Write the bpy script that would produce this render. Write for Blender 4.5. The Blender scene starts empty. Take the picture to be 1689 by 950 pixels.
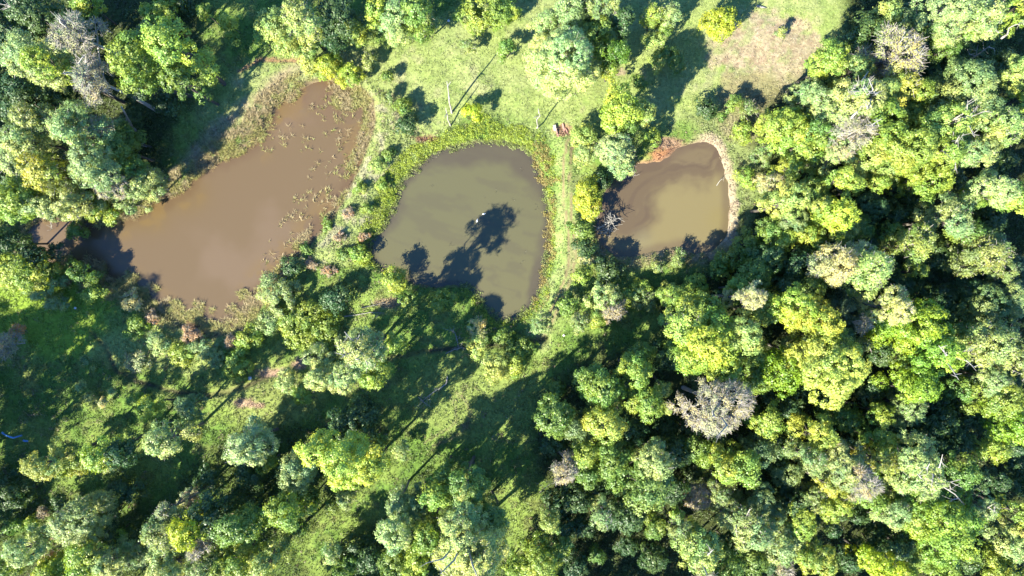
import bpy, math, numpy as np
from mathutils import Vector
rad = math.radians
# ------------------------------------------------------------------ camera, light, exposure
scene = bpy.context.scene
C = scene.collection
ALT = 80.0; FPX = 1126.0
cam_d = bpy.data.cameras.new('camera'); cam = bpy.data.objects.new('camera', cam_d); C.objects.link(cam)
cam.location = (0, 0, ALT); cam.rotation_euler = (0, 0, 0)
cam_d.sensor_width = 36; cam_d.lens = 36 * FPX / 1689; cam_d.clip_end = 6000; cam_d.clip_start = .5
scene.camera = cam
SUN_EL = rad(37); SUN_TO = rad(46)          # shadows run up and to the right
world = bpy.data.worlds.new('World'); scene.world = world; world.use_nodes = True
wn = world.node_tree; bg = wn.nodes['Background']
sky = wn.nodes.new('ShaderNodeTexSky'); sky.sky_type = 'NISHITA'; sky.sun_disc = False
sky.sun_elevation = SUN_EL; sky.ozone_density = 6; sky.dust_density = .2; sky.air_density = 1.2
sky.sun_rotation = math.atan2(-math.cos(SUN_TO), -math.sin(SUN_TO)) % (2 * math.pi)
tn = wn.nodes.new('ShaderNodeMix'); tn.data_type = 'RGBA'; tn.blend_type = 'MULTIPLY'; tn.inputs[0].default_value = 1
tn.inputs[7].default_value = (.7, 1.0, 1.35, 1)      # clean blue morning sky
wn.links.new(sky.outputs[0], tn.inputs[6]); wn.links.new(tn.outputs[2], bg.inputs[0]); bg.inputs[1].default_value = .074
sd_ = bpy.data.lights.new('sun', 'SUN'); sd_.energy = 5.0; sd_.angle = rad(.5); sd_.color = (1, .95, .77)
sun = bpy.data.objects.new('sun', sd_); C.objects.link(sun)
sun.rotation_euler = Vector((math.cos(SUN_TO) * math.cos(SUN_EL), math.sin(SUN_TO) * math.cos(SUN_EL), -math.sin(SUN_EL))).to_track_quat('-Z', 'Y').to_euler()
sun.location = (-60, -60, 90)
vs = scene.view_settings; vs.view_transform = 'Standard'; vs.look = 'None'; vs.exposure = 2.42; vs.gamma = 1
vs.use_curve_mapping = False
try:
    scene.cycles.max_bounces = 6; scene.cycles.diffuse_bounces = 3; scene.cycles.transmission_bounces = 3
    scene.cycles.glossy_bounces = 2
except Exception: pass

# ------------------------------------------------------------------ helpers
def W(px, py, z=0.0):
    """photo position (1689 wide) of something at height z -> world x, y"""
    k = (ALT - z) / FPX
    return ((np.asarray(px, float) - 844.5) * k, (475 - np.asarray(py, float)) * k)

AL = .6      # common albedo scale that goes with the exposure above
def hash2(ix, iy, s):
    v = np.sin(ix * 127.1 + iy * 311.7 + s * 74.7) * 43758.5453
    return v - np.floor(v)
def vnoise(x, y, s=0):
    ix, iy = np.floor(x), np.floor(y); fx, fy = x - ix, y - iy
    fx = fx * fx * (3 - 2 * fx); fy = fy * fy * (3 - 2 * fy)
    a, b, c, d = hash2(ix, iy, s), hash2(ix + 1, iy, s), hash2(ix, iy + 1, s), hash2(ix + 1, iy + 1, s)
    return (a * (1 - fx) + b * fx) * (1 - fy) + (c * (1 - fx) + d * fx) * fy
def fbm(x, y, s=0, o=4):
    t = 0; a = .5
    for i in range(o):
        t = t + a * vnoise(x, y, s + i); x = x * 2.03 + 5.1; y = y * 2.03 - 3.7; a *= .5
    return t / (1 - .5 ** o)
def sstep(a, b, x):
    t = np.clip((x - a) / (b - a), 0, 1); return t * t * (3 - 2 * t)

def smooth_poly(pts, n=5):
    P = np.array(pts, float); m = len(P); out = []
    for i in range(m):
        p0, p1, p2, p3 = P[i - 1], P[i], P[(i + 1) % m], P[(i + 2) % m]
        for k in range(n):
            t = k / n
            out.append(.5 * ((2 * p1) + (-p0 + p2) * t + (2 * p0 - 5 * p1 + 4 * p2 - p3) * t * t + (-p0 + 3 * p1 - 3 * p2 + p3) * t ** 3))
    return np.array(out)
def sdist(poly, x, y):
    """signed distance in px, negative inside"""
    x = np.asarray(x, float); y = np.asarray(y, float)
    d = np.full(x.shape, 1e9); ins = np.zeros(x.shape, bool); n = len(poly)
    for i in range(n):
        x0, y0 = poly[i]; x1, y1 = poly[(i + 1) % n]
        ex, ey = x1 - x0, y1 - y0
        t = np.clip(((x - x0) * ex + (y - y0) * ey) / (ex * ex + ey * ey + 1e-9), 0, 1)
        d = np.minimum(d, (x - x0 - t * ex) ** 2 + (y - y0 - t * ey) ** 2)
        c = ((y0 > y) != (y1 > y)) & (x < (x1 - x0) * (y - y0) / (y1 - y0 + 1e-12) + x0)
        ins ^= c
    d = np.sqrt(d); return np.where(ins, -d, d)
def ldist(line, x, y):
    d = np.full(np.shape(x), 1e9)
    for (x0, y0), (x1, y1) in zip(line[:-1], line[1:]):
        ex, ey = x1 - x0, y1 - y0
        t = np.clip(((x - x0) * ex + (y - y0) * ey) / (ex * ex + ey * ey), 0, 1)
        d = np.minimum(d, (x - x0 - t * ex) ** 2 + (y - y0 - t * ey) ** 2)
    return np.sqrt(d)

def mesh_np(name, V, F, mat=None, attrs=None, parent=None, smooth=False):
    """one mesh object from numpy arrays; F is (n,3) or (n,4)"""
    me = bpy.data.meshes.new(name)
    V = np.ascontiguousarray(V, np.float32); F = np.ascontiguousarray(F, np.int32)
    k = F.shape[1]; n = len(F)
    me.vertices.add(len(V)); me.vertices.foreach_set('co', V.ravel())
    me.loops.add(n * k); me.loops.foreach_set('vertex_index', F.ravel())
    me.polygons.add(n); me.polygons.foreach_set('loop_start', np.arange(0, n * k, k, dtype=np.int32))
    me.polygons.foreach_set('loop_total', np.full(n, k, np.int32))
    if smooth: me.polygons.foreach_set('use_smooth', np.ones(n, bool))
    for an, arr in (attrs or {}).items():
        if arr.ndim == 2:
            a = me.attributes.new(an, 'FLOAT_COLOR', 'POINT')
            a.data.foreach_set('color', np.ascontiguousarray(np.c_[arr, np.ones(len(arr))], np.float32).ravel())
        else:
            a = me.attributes.new(an, 'FLOAT', 'POINT'); a.data.foreach_set('value', np.ascontiguousarray(arr, np.float32))
    me.update(calc_edges=True)
    if mat: me.materials.append(mat)
    o = bpy.data.objects.new(name, me); C.objects.link(o)
    if parent: o.parent = parent
    return o

def tube(P, R, sides=6, cap=True):
    """tapered tube along points P with radii R -> V, quads"""
    P = np.array(P, float); n = len(P); V = []; F = []
    for i in range(n):
        t = P[min(i + 1, n - 1)] - P[max(i - 1, 0)]; t /= (np.linalg.norm(t) + 1e-9)
        a = np.cross(t, [0, 0, 1.0] if abs(t[2]) < .9 else [1.0, 0, 0]); a /= np.linalg.norm(a); b = np.cross(t, a)
        for k in range(sides):
            q = 2 * math.pi * k / sides
            V.append(P[i] + R[i] * (math.cos(q) * a + math.sin(q) * b))
    for i in range(n - 1):
        for k in range(sides):
            k2 = (k + 1) % sides
            F.append((i * sides + k, i * sides + k2, (i + 1) * sides + k2, (i + 1) * sides + k))
    if cap:
        for base, c in ((0, P[0]), ((n - 1) * sides, P[-1])):
            ci = len(V); V.append(c)
            for k in range(sides):
                F.append((base + k, base + (k + 1) % sides, ci, ci) if 0 else (ci, base + k, base + (k + 1) % sides, base + (k + 1) % sides))
    F = [f for f in F]
    return np.array(V), np.array(F)
class MB:
    def __init__(s): s.V = []; s.F = []; s.n = 0
    def add(s, VF):
        V, F = VF; s.V.append(V); s.F.append(F + s.n); s.n += len(V)
    def tube(s, P, R, sides=6): s.add(tube(P, R, sides, cap=False))
    def build(s, name, mat, parent=None, smooth=True, attrs=None):
        return mesh_np(name, np.vstack(s.V), np.vstack(s.F), mat, attrs, parent, smooth)

def leaf_quads(P, N, S, rng, asp=.62):
    """rhombic leaves at P with normals N and length S"""
    n = len(P)
    N = N / (np.linalg.norm(N, axis=1, keepdims=True) + 1e-9)
    A = rng.normal(size=(n, 3)); A -= (A * N).sum(1, keepdims=True) * N; A /= (np.linalg.norm(A, axis=1, keepdims=True) + 1e-9)
    B = np.cross(N, A)
    S = S[:, None] * .5
    V = np.stack([P + A * S, P + B * S * asp - N * S * .15, P - A * S, P - B * S * asp - N * S * .15], 1).reshape(-1, 3)
    F = np.arange(n * 4).reshape(n, 4)
    return V, F
def rdir(n, rng, zmin=-1.0):
    z = rng.uniform(zmin, 1, n); a = rng.uniform(0, 2 * math.pi, n); r = np.sqrt(1 - z * z)
    return np.stack([r * np.cos(a), r * np.sin(a), z], 1)

# ------------------------------------------------------------------ materials
def newmat(name):
    m = bpy.data.materials.new(name); m.use_nodes = True; nt = m.node_tree
    return m, nt, nt.nodes, nt.links, nt.nodes['Principled BSDF']
def leaf_mat(name, attr=None, rough=.5, trans=.38):
    m, nt, N, L, P = newmat(name)
    if attr:
        a = N.new('ShaderNodeAttribute'); a.attribute_name = attr; base = a.outputs['Color']
    else:
        a = N.new('ShaderNodeObjectInfo'); base = a.outputs['Color']
        v = N.new('ShaderNodeAttribute'); v.attribute_name = 'v'
        ramp = N.new('ShaderNodeValToRGB'); e = ramp.color_ramp.elements
        e[0].position = 0; e[0].color = (.55, .64, .6, 1); e[1].position = 1; e[1].color = (1.5, 1.42, 1.15, 1)
        mid = e.new(.5); mid.color = (.92, .98, .92, 1)
        L.new(v.outputs['Fac'], ramp.inputs[0])
        mx = N.new('ShaderNodeMix'); mx.data_type = 'RGBA'; mx.blend_type = 'MULTIPLY'; mx.inputs[0].default_value = 1
        L.new(base, mx.inputs[6]); L.new(ramp.outputs[0], mx.inputs[7])
        w = N.new('ShaderNodeAttribute'); w.attribute_name = 'w'
        r2 = N.new('ShaderNodeValToRGB'); e = r2.color_ramp.elements
        e[0].color = (.74, .95, .95, 1); e[1].color = (1.18, 1.03, .85, 1); L.new(w.outputs['Fac'], r2.inputs[0])
        m2 = N.new('ShaderNodeMix'); m2.data_type = 'RGBA'; m2.blend_type = 'MULTIPLY'; m2.inputs[0].default_value = 1
        L.new(mx.outputs[2], m2.inputs[6]); L.new(r2.outputs[0], m2.inputs[7]); base = m2.outputs[2]
    P.inputs['Roughness'].default_value = rough; P.inputs['Specular IOR Level'].default_value = .5
    L.new(base, P.inputs['Base Color'])
    t = N.new('ShaderNodeBsdfTranslucent'); hs = N.new('ShaderNodeHueSaturation')
    hs.inputs['Hue'].default_value = .485; hs.inputs['Saturation'].default_value = 1.1; hs.inputs['Value'].default_value = 1.3
    L.new(base, hs.inputs['Color']); L.new(hs.outputs[0], t.inputs[0])
    ms = N.new('ShaderNodeMixShader'); ms.inputs[0].default_value = trans
    L.new(P.outputs[0], ms.inputs[1]); L.new(t.outputs[0], ms.inputs[2]); L.new(ms.outputs[0], N['Material Output'].inputs[0])
    return m
def bark_mat(name, c1, c2, scale=3.0):
    m, nt, N, L, P = newmat(name)
    tc = N.new('ShaderNodeTexCoord'); no = N.new('ShaderNodeTexNoise'); no.inputs['Scale'].default_value = scale; no.inputs['Detail'].default_value = 5
    mp = N.new('ShaderNodeMapping'); mp.inputs['Scale'].default_value = (3, 3, .7)
    L.new(tc.outputs['Object'], mp.inputs[0]); L.new(mp.outputs[0], no.inputs[0])
    r = N.new('ShaderNodeValToRGB'); r.color_ramp.elements[0].position = .3; r.color_ramp.elements[1].position = .7
    r.color_ramp.elements[0].color = (*c1, 1); r.color_ramp.elements[1].color = (*c2, 1)
    L.new(no.outputs[0], r.inputs[0]); L.new(r.outputs[0], P.inputs['Base Color']); P.inputs['Roughness'].default_value = .85
    b = N.new('ShaderNodeBump'); b.inputs['Strength'].default_value = .5; b.inputs['Distance'].default_value = .03
    L.new(no.outputs[0], b.inputs['Height']); L.new(b.outputs[0], P.inputs['Normal'])
    return m
M_LEAF = leaf_mat('leaves'); M_VEG = leaf_mat('ground_plants', 'tint', .6, .3)
M_BARK = bark_mat('bark', (.03, .025, .018), (.07, .058, .045)); M_PALE = bark_mat('pale_bark', (.05, .043, .035), (.12, .105, .09))
M_TWIG = bark_mat('dry_twigs', (.2, .175, .155), (.36, .325, .29), 6)
M_TWIGP = bark_mat('bleached_wood', (.13, .12, .1), (.27, .25, .22), 5)

# ------------------------------------------------------------------ ponds and ground layout (photo positions at ground level)
POND_A = smooth_poly([(505,142),(540,134),(580,142),(606,165),(610,200),(598,240),(580,285),(560,325),(535,365),(505,398),(480,425),(455,452),(432,480),(420,508),(398,535),(360,548),(318,540),(275,522),(238,497),(200,470),(160,447),(118,442),(78,430),(45,405),(36,380),(62,358),(108,362),(150,372),(200,360),(240,345),(272,326),(300,312),(322,288),(352,268),(395,248),(425,228),(438,202),(455,180),(480,160)])
POND_B = smooth_poly([(640,362),(655,325),(672,292),(700,265),(735,246),(780,236),(828,235),(864,247),(884,272),(896,310),(903,355),(905,405),(898,445),(885,488),(862,518),(828,527),(802,508),(785,482),(755,468),(715,470),(675,462),(640,448),(617,428),(612,402),(628,385)])
POND_C = smooth_poly([(988,385),(992,350),(1004,318),(1022,296),(1050,274),(1092,266),(1120,248),(1152,236),(1176,240),(1190,268),(1198,308),(1202,350),(1198,385),(1180,410),(1150,414),(1118,404),(1080,414),(1040,420),(1008,414)])
PONDS = [POND_A, POND_B, POND_C]
WZ = -.42
FOREST_R = [(1700,-20),(1400,-20),(1385,80),(1330,130),(1260,170),(1250,240),(1275,300),(1240,370),(1215,440),(1090,470),(1085,560),(1050,575),(960,600),(880,660),(880,720),(895,800),(850,960),(1720,980)]
FOREST_TL = [(-20,-20),(330,-20),(330,60),(350,110),(330,150),(290,190),(270,290),(210,345),(100,365),(-20,370)]
FOREST_B = [(-20,740),(120,820),(260,830),(380,700),(640,700),(640,760),(560,840),(480,900),(520,960),(640,850),(700,760),(820,790),(840,960),(-20,980)]
MEADOW = [(600,70),(640,90),(720,60),(760,10),(860,-30),(1400,-30),(1390,60),(1330,130),(1230,150),(1170,190),(1090,215),(1000,230),(900,215),(800,190),(700,215),(640,200),(600,130),(430,160),(350,210),(330,190),(400,120),(440,90)]
DIKE_AB = [(600,130),(660,160),(700,230),(640,300),(605,400),(560,440),(480,440),(520,390),(560,330),(590,270),(612,200)]
DIKE_BC = [(905,200),(950,220),(960,300),(975,400),(960,480),(930,540),(890,590),(860,560),(880,520),(912,440),(915,330)]
RING_C = POND_C

def gnoise(x, y, sc, s=0, o=4): return fbm(x / sc, y / sc, s, o)
def ground_height(px, py):
    x = np.asarray(px, float); y = np.asarray(py, float)
    z = (gnoise(x, y, 60, 3, 3) - .5) * .5 + (gnoise(x, y, 9, 8, 3) - .5) * .22
    z = z + .5 * sstep(0, -25, sdist(DIKE_AB, x, y)) + .45 * sstep(0, -20, sdist(DIKE_BC, x, y))
    for P in PONDS:
        near = (x > P[:, 0].min() - 60) & (x < P[:, 0].max() + 60) & (y > P[:, 1].min() - 60) & (y < P[:, 1].max() + 60)
        d = np.full(x.shape, 99.0)
        if near.any(): d[near] = sdist(P, x[near], y[near]) + (gnoise(x[near], y[near], 14, 21) - .5) * 9
        k = sstep(-14, 16, d)
        z = z * k + (1 - k) * (-1.0)
        z = np.where(d < 0, np.minimum(z, WZ - .02 + d * .004), z)
    st = ldist(STREAM, x, y)
    z = z - .3 * sstep(9, 2, st + (gnoise(x, y, 8, 31) - .5) * 5)
    return z
STREAM = [(150,548),(175,575),(190,612),(235,632),(290,648),(345,652),(400,640),(440,622),(490,600),(540,585),(570,575),(640,592),(700,580),(770,572),(850,568),(900,560)]

def ground_color(px, py):
    """what grows or lies on each spot (surface kind only)"""
    x = np.asarray(px, float); y = np.asarray(py, float); n = len(x)
    n1 = gnoise(x, y, 45, 40); n2 = gnoise(x, y, 14, 50); n3 = gnoise(x, y, 5, 60, 3)
    wob = (gnoise(x, y, 22, 70) - .5) * 34 + (n3 - .5) * 12
    lush = np.array([.115, .195, .038]); lush2 = np.array([.19, .26, .06])
    col = lush + (lush2 - lush) * sstep(.4, .62, n1)[:, None]
    def lay(mask, c, amt=1.0):
        nonlocal col
        m = (mask * amt)[:, None]; col = col * (1 - m) + np.array(c) * m
    lay(sstep(.55, .7, n2), (.17, .17, .06), .5)
    # pasture
    m = sstep(20, -20, sdist(MEADOW, x, y) + wob)
    lay(m, (.245, .295, .095)); lay(m * sstep(.4, .65, n1), (.27, .305, .12), .8); lay(m * sstep(.56, .7, n2), (.17, .24, .06), .55)
    lay(m * sstep(.64, .74, n3), (.16, .22, .06), .35)
    lay(m * sstep(.67, .74, gnoise(x, y, 30, 77)), (.33, .3, .18), .4)
    # dikes, right bank
    m = sstep(14, -14, sdist(DIKE_AB, x, y) + wob * .6); lay(m, (.25, .3, .1)); lay(m * sstep(.5, .62, n2), (.36, .32, .22), .7)
    m = sstep(12, -12, sdist(DIKE_BC, x, y) + wob * .5); lay(m, (.22, .3, .085)); lay(m * sstep(.5, .62, n2), (.27, .3, .12), .7)
    m = sstep(14, -14, sdist([(1120,190),(1240,180),(1270,240),(1250,330),(1235,420),(1205,440),(1215,330),(1190,240)], x, y) + wob * .5); lay(m, (.19, .23, .085))
    m = sstep(16, -16, sdist([(1180,150),(1400,60),(1350,150),(1270,230),(1200,230)], x, y) + wob); lay(m, (.21, .22, .09)); lay(m * sstep(.5, .6, n2), (.24, .2, .13), .6)
    # bare pink patch
    e = np.hypot((x - 1262) / 92, (y - 75) / 62) + (n1 - .5) * .6 + (n2 - .5) * .9 + (n3 - .5) * .5
    lay(sstep(1.1, .75, e), (.33, .275, .175)); lay(sstep(.75, .4, e) * sstep(.35, .6, n2), (.4, .3, .225), .8); lay(sstep(1.15, .5, e) * sstep(.5, .6, n2), (.22, .26, .1), .7); lay(sstep(1.1, .8, e) * sstep(.55, .65, n3), (.24, .17, .12), .7)
    e = np.hypot((x - 1235) / 60, (y - 150) / 40) + (n2 - .5) * .8; lay(sstep(1.0, .7, e), (.25, .22, .11), .8)
    # dry bank left of the brown pond
    m = sstep(22, 0, ldist([(500,105),(440,150),(390,190),(340,230),(310,270)], x, y) + wob * .4); lay(m, (.29, .27, .14)); lay(m * sstep(.5, .62, n2), (.34, .26, .18), .6)
    m = sstep(5, 1, ldist([(395,118),(430,98),(470,100),(520,98),(560,103)], x, y) + (n3 - .5) * 5); lay(m, (.28, .13, .09), .8)
    # forest floors: leaf litter and low plants
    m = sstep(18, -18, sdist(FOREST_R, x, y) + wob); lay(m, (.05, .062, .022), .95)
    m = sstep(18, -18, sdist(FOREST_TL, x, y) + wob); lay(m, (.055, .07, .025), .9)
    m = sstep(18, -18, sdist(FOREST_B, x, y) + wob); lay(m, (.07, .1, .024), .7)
    # bright herb layer lower left
    e = np.hypot((x - 80) / 110, (y - 520) / 65) + (n1 - .5) * .8; lay(sstep(1.15, .8, e), (.21, .31, .04))
    e = np.hypot((x - 290) / 120, (y - 570) / 45) + (n1 - .5) * .8; lay(sstep(1.2, .8, e), (.29, .35, .11), .9)
    e = np.hypot((x - 440) / 90, (y - 650) / 55) + (n1 - .5) * .8; lay(sstep(1.2, .8, e), (.23, .27, .08), .9)
    # trodden pale grass in the lower clearing
    e = np.hypot((x - 780) / 110, (y - 650) / 70) + (n1 - .5) * .8; lay(sstep(1.2, .7, e), (.2, .255, .07), .9)
    m = sstep(3.5, 1, ldist([(752,648),(768,660),(776,680),(772,700),(758,715),(735,728),(715,735)], x, y)); lay(m, (.22, .2, .1), .7)
    m = sstep(3.0, 1, ldist([(742,655),(752,672),(754,692),(742,706),(722,716),(700,730)], x, y)); lay(m, (.22, .2, .1), .6)
    # vehicle track on the dike
    T = np.array([(941,232),(935,262),(934,300),(936,345),(942,390),(944,425),(938,455),(924,490),(905,530),(885,565)], float)
    for off in (-5, 5):
        m = sstep(3.0, 1.2, ldist([tuple(p + (off, 0)) for p in T], x, y) + (n3 - .5) * 3.0); lay(m, (.25, .18, .11), .9)
    m = sstep(10, 2, ldist([(944,400),(944,425),(938,470),(915,520),(890,565)], x, y) + wob * .3); lay(m, (.25, .22, .12), .5)
    # stream of wet mud with sandy bars
    st = ldist(STREAM, x, y) + (gnoise(x, y, 8, 31) - .5) * 5
    lay(sstep(7, 3, st), (.13, .1, .055), .55); lay(sstep(3, 1.2, st) * sstep(.4, .55, gnoise(x, y, 30, 35)), (.05, .042, .032), .8)
    for cx, cy, rx, ry in ((405, 664, 22, 9), (494, 602, 13, 12), (450, 615, 30, 8), (425,668,12,6)):
        e = np.hypot((x - cx) / rx, (y - cy) / ry) + (n3 - .5) * .9; lay(sstep(1.1, .7, e), (.38, .25, .19), .85)
    # red earth patches by the round pond
    for cx, cy, rx, ry, c in ((704, 229, 24, 6, (.22, .1, .07)), (928, 216, 22, 10, (.3, .16, .11)), (1104, 238, 34, 12, (.28, .17, .12)), (1095, 258, 26, 13, (.3, .13, .075)), (640,500,30,10,(.28,.2,.13)), (880,128+0,14,5,(.3,.24,.14)), (1018,118,16,7,(.32,.25,.17))):
        e = np.hypot((x - cx) / rx, (y - cy) / ry) + (n3 - .5) * .7 + (n2 - .5) * .5; lay(sstep(1.1, .7, e), c, .9)
    # muddy margins
    for P, w, c in ((POND_A, 13, (.17, .12, .075)), (POND_B, 7, (.12, .1, .06)), (POND_C, 9, (.2, .14, .1))):
        near = (x > P[:, 0].min() - 50) & (x < P[:, 0].max() + 50) & (y > P[:, 1].min() - 50) & (y < P[:, 1].max() + 50)
        d = np.full(x.shape, 99.0)
        if near.any(): d[near] = sdist(P, x[near], y[near])
        d = d + (n2 - .5) * 10
        lay(sstep(w, w * .3, d), c)
        if P is POND_C:
            right = sstep(1130, 1175, x)
            lay(sstep(19, 13, d) * right * sstep(-2, 4, d), (.36, .29, .21), .9)
            low = sstep(395, 415, y) * sstep(1210, 1190, x); lay(sstep(32, 14, d) * low, (.26, .2, .125), .85)
            g = (n3 > .5) * low * sstep(34, 16, d); lay(g, (.17, .2, .06), .7)
            lay(sstep(12, 6, d) * sstep(300, 270, y) * sstep(1130, 1110, x), (.26, .14, .085), .6)
    return np.clip(col, .01, .6) * AL

# ground sheet: fine in view, coarse out to the horizon
def axis(a, b, step):
    core = np.arange(a, b + step / 2, step)
    out = np.array([6, 16, 34, 70, 150, 400, 1000, 2500.0])
    return np.concatenate([(a - out)[::-1], core, b + out])
gx = axis(-66, 66, .3); gy = axis(-40, 40, .3)
X, Y = np.meshgrid(gx, gy); nx, ny = len(gx), len(gy)
PX = (X * FPX / ALT + 844.5).ravel(); PY = (475 - Y * FPX / ALT).ravel()
far = (np.abs(X.ravel()) > 70) | (np.abs(Y.ravel()) > 44)
gz = np.where(far, 0, ground_height(PX, PY))
gc = ground_color(PX, PY); gc[far] = (.05, .07, .02)
I = np.arange(nx * ny).reshape(ny, nx)
GF = np.stack([I[:-1, :-1], I[:-1, 1:], I[1:, 1:], I[1:, :-1]], -1).reshape(-1, 4)
m, nt, N, L, P = newmat('ground_surface')
a = N.new('ShaderNodeAttribute'); a.attribute_name = 'tint'
tc = N.new('ShaderNodeTexCoord')
n1 = N.new('ShaderNodeTexNoise'); n1.inputs['Scale'].default_value = 3.2; n1.inputs['Detail'].default_value = 7; n1.inputs['Roughness'].default_value = .7
L.new(tc.outputs['Object'], n1.inputs[0])
r = N.new('ShaderNodeValToRGB'); r.color_ramp.elements[0].position = .3; r.color_ramp.elements[1].position = .7
r.color_ramp.elements[0].color = (.6, .62, .55, 1); r.color_ramp.elements[1].color = (1.3, 1.3, 1.3, 1)
L.new(n1.outputs[0], r.inputs[0])
mx = N.new('ShaderNodeMix'); mx.data_type = 'RGBA'; mx.blend_type = 'MULTIPLY'; mx.inputs[0].default_value = 1
L.new(a.outputs['Color'], mx.inputs[6]); L.new(r.outputs[0], mx.inputs[7]); L.new(mx.outputs[2], P.inputs['Base Color'])
P.inputs['Roughness'].default_value = .95; P.inputs['Specular IOR Level'].default_value = .1
b = N.new('ShaderNodeBump'); b.inputs['Strength'].default_value = .9; b.inputs['Distance'].default_value = .12
L.new(n1.outputs[0], b.inputs['Height']); L.new(b.outputs[0], P.inputs['Normal'])
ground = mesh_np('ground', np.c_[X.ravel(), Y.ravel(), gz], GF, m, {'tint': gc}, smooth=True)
ground['kind'] = 'structure'

# ------------------------------------------------------------------ water
def water_mat(name, rough):
    m, nt, N, L, P = newmat(name)
    a = N.new('ShaderNodeAttribute'); a.attribute_name = 'tint'; L.new(a.outputs['Color'], P.inputs['Base Color'])
    P.inputs['Roughness'].default_value = rough; P.inputs['IOR'].default_value = 1.33
    tc = N.new('ShaderNodeTexCoord'); no = N.new('ShaderNodeTexNoise'); no.inputs['Scale'].default_value = 5; no.inputs['Detail'].default_value = 3
    L.new(tc.outputs['Object'], no.inputs[0]); b = N.new('ShaderNodeBump'); b.inputs['Strength'].default_value = .12; b.inputs['Distance'].default_value = .02
    L.new(no.outputs[0], b.inputs['Height']); L.new(b.outputs[0], P.inputs['Normal'])
    return m
def water(poly, colf, mat):
    x0, x1, y0, y1 = poly[:, 0].min() - 20, poly[:, 0].max() + 20, poly[:, 1].min() - 20, poly[:, 1].max() + 20
    xs = np.arange(x0, x1, 2.2); ys = np.arange(y0, y1, 2.2); A, B = np.meshgrid(xs, ys); sh = A.shape
    A = A.ravel(); B = B.ravel(); d = sdist(poly, A, B)
    I = np.arange(len(A)).reshape(sh); F = np.stack([I[1:, :-1], I[1:, 1:], I[:-1, 1:], I[:-1, :-1]], -1).reshape(-1, 4)
    keep = (d[F] < 13).any(1); F = F[keep]; used, inv = np.unique(F, return_inverse=True); F = inv.reshape(-1, 4)
    wx, wy = W(A[used], B[used], WZ)
    o = mesh_np('water', np.c_[wx, wy, np.full(len(used), WZ)], F, mat, {'tint': colf(A[used], B[used], d[used]) * AL * .78})
    o['kind'] = 'structure'; return o
def mixc(c, c2, m): return c * (1 - m[:, None]) + np.array(c2) * m[:, None]
def colA(x, y, d):
    c = np.tile(np.array([.155, .107, .058]), (len(x), 1))
    c = mixc(c, (.175, .122, .074), sstep(.4, .7, gnoise(x, y, 90, 5)))
    c = mixc(c, (.125, .08, .045), sstep(-26, -2, d + (gnoise(x, y, 20, 6) - .5) * 24) * .7)
    c = mixc(c, (.15, .09, .06), sstep(230, 160, y) * .45 * sstep(.3, .6, gnoise(x, y, 30, 9)))
    c = mixc(c, (.19, .125, .05), sstep(.56, .66, gnoise(x, y, 26, 15)) * sstep(-50, -15, d) * .6)
    return c
def colB(x, y, d):
    c = np.tile(np.array([.128, .12, .062]), (len(x), 1))
    c = mixc(c, (.14, .128, .064), sstep(330, 480, y) * .8)
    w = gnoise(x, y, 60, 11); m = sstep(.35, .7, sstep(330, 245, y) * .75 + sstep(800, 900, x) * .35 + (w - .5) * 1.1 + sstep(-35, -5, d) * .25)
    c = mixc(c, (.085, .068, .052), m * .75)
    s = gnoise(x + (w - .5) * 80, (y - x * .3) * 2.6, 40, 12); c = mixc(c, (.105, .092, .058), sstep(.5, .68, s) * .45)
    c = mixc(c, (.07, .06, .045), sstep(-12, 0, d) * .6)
    return c
def colC(x, y, d):
    cx, cy = 1078, 345; dx, dy = x - cx, y - cy; r = np.hypot(dx, dy)
    w1 = gnoise(x, y, 55, 14) - .5; w2 = gnoise(x, y, 55, 19) - .5
    a = 1.9 * np.exp(-r / 42.0) + w1 * .9
    u = dx * np.cos(a) - dy * np.sin(a); v = dx * np.sin(a) + dy * np.cos(a)
    c = np.tile(np.array([.21, .172, .082]), (len(x), 1))
    band = sstep(26, -26, v + u * .38 + w2 * 44 + (gnoise(x, y, 14, 23) - .5) * 22)
    c = mixc(c, (.112, .079, .052), band * .85)
    s = gnoise(u + w1 * 60, (v + u * .3) * 4.0, 60, 16); c = mixc(c, (.19, .148, .08), band * sstep(.5, .66, s) * .45)
    s2 = gnoise(u - w2 * 60, (v + u * .3) * 5.0, 50, 17); c = mixc(c, (.09, .062, .045), band * sstep(.52, .7, s2) * .35)
    c = mixc(c, (.115, .08, .055), sstep(-16, -2, d + w1 * 14) * .55)
    c = mixc(c, (.2, .18, .11), sstep(30, 0, np.hypot(x - 1060, y - 395)) * .4)
    return c
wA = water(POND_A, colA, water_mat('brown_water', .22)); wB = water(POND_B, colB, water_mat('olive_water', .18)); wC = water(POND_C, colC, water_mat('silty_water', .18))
# a trickle of water along the stream bed is left to the wet mud of the ground sheet

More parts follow.
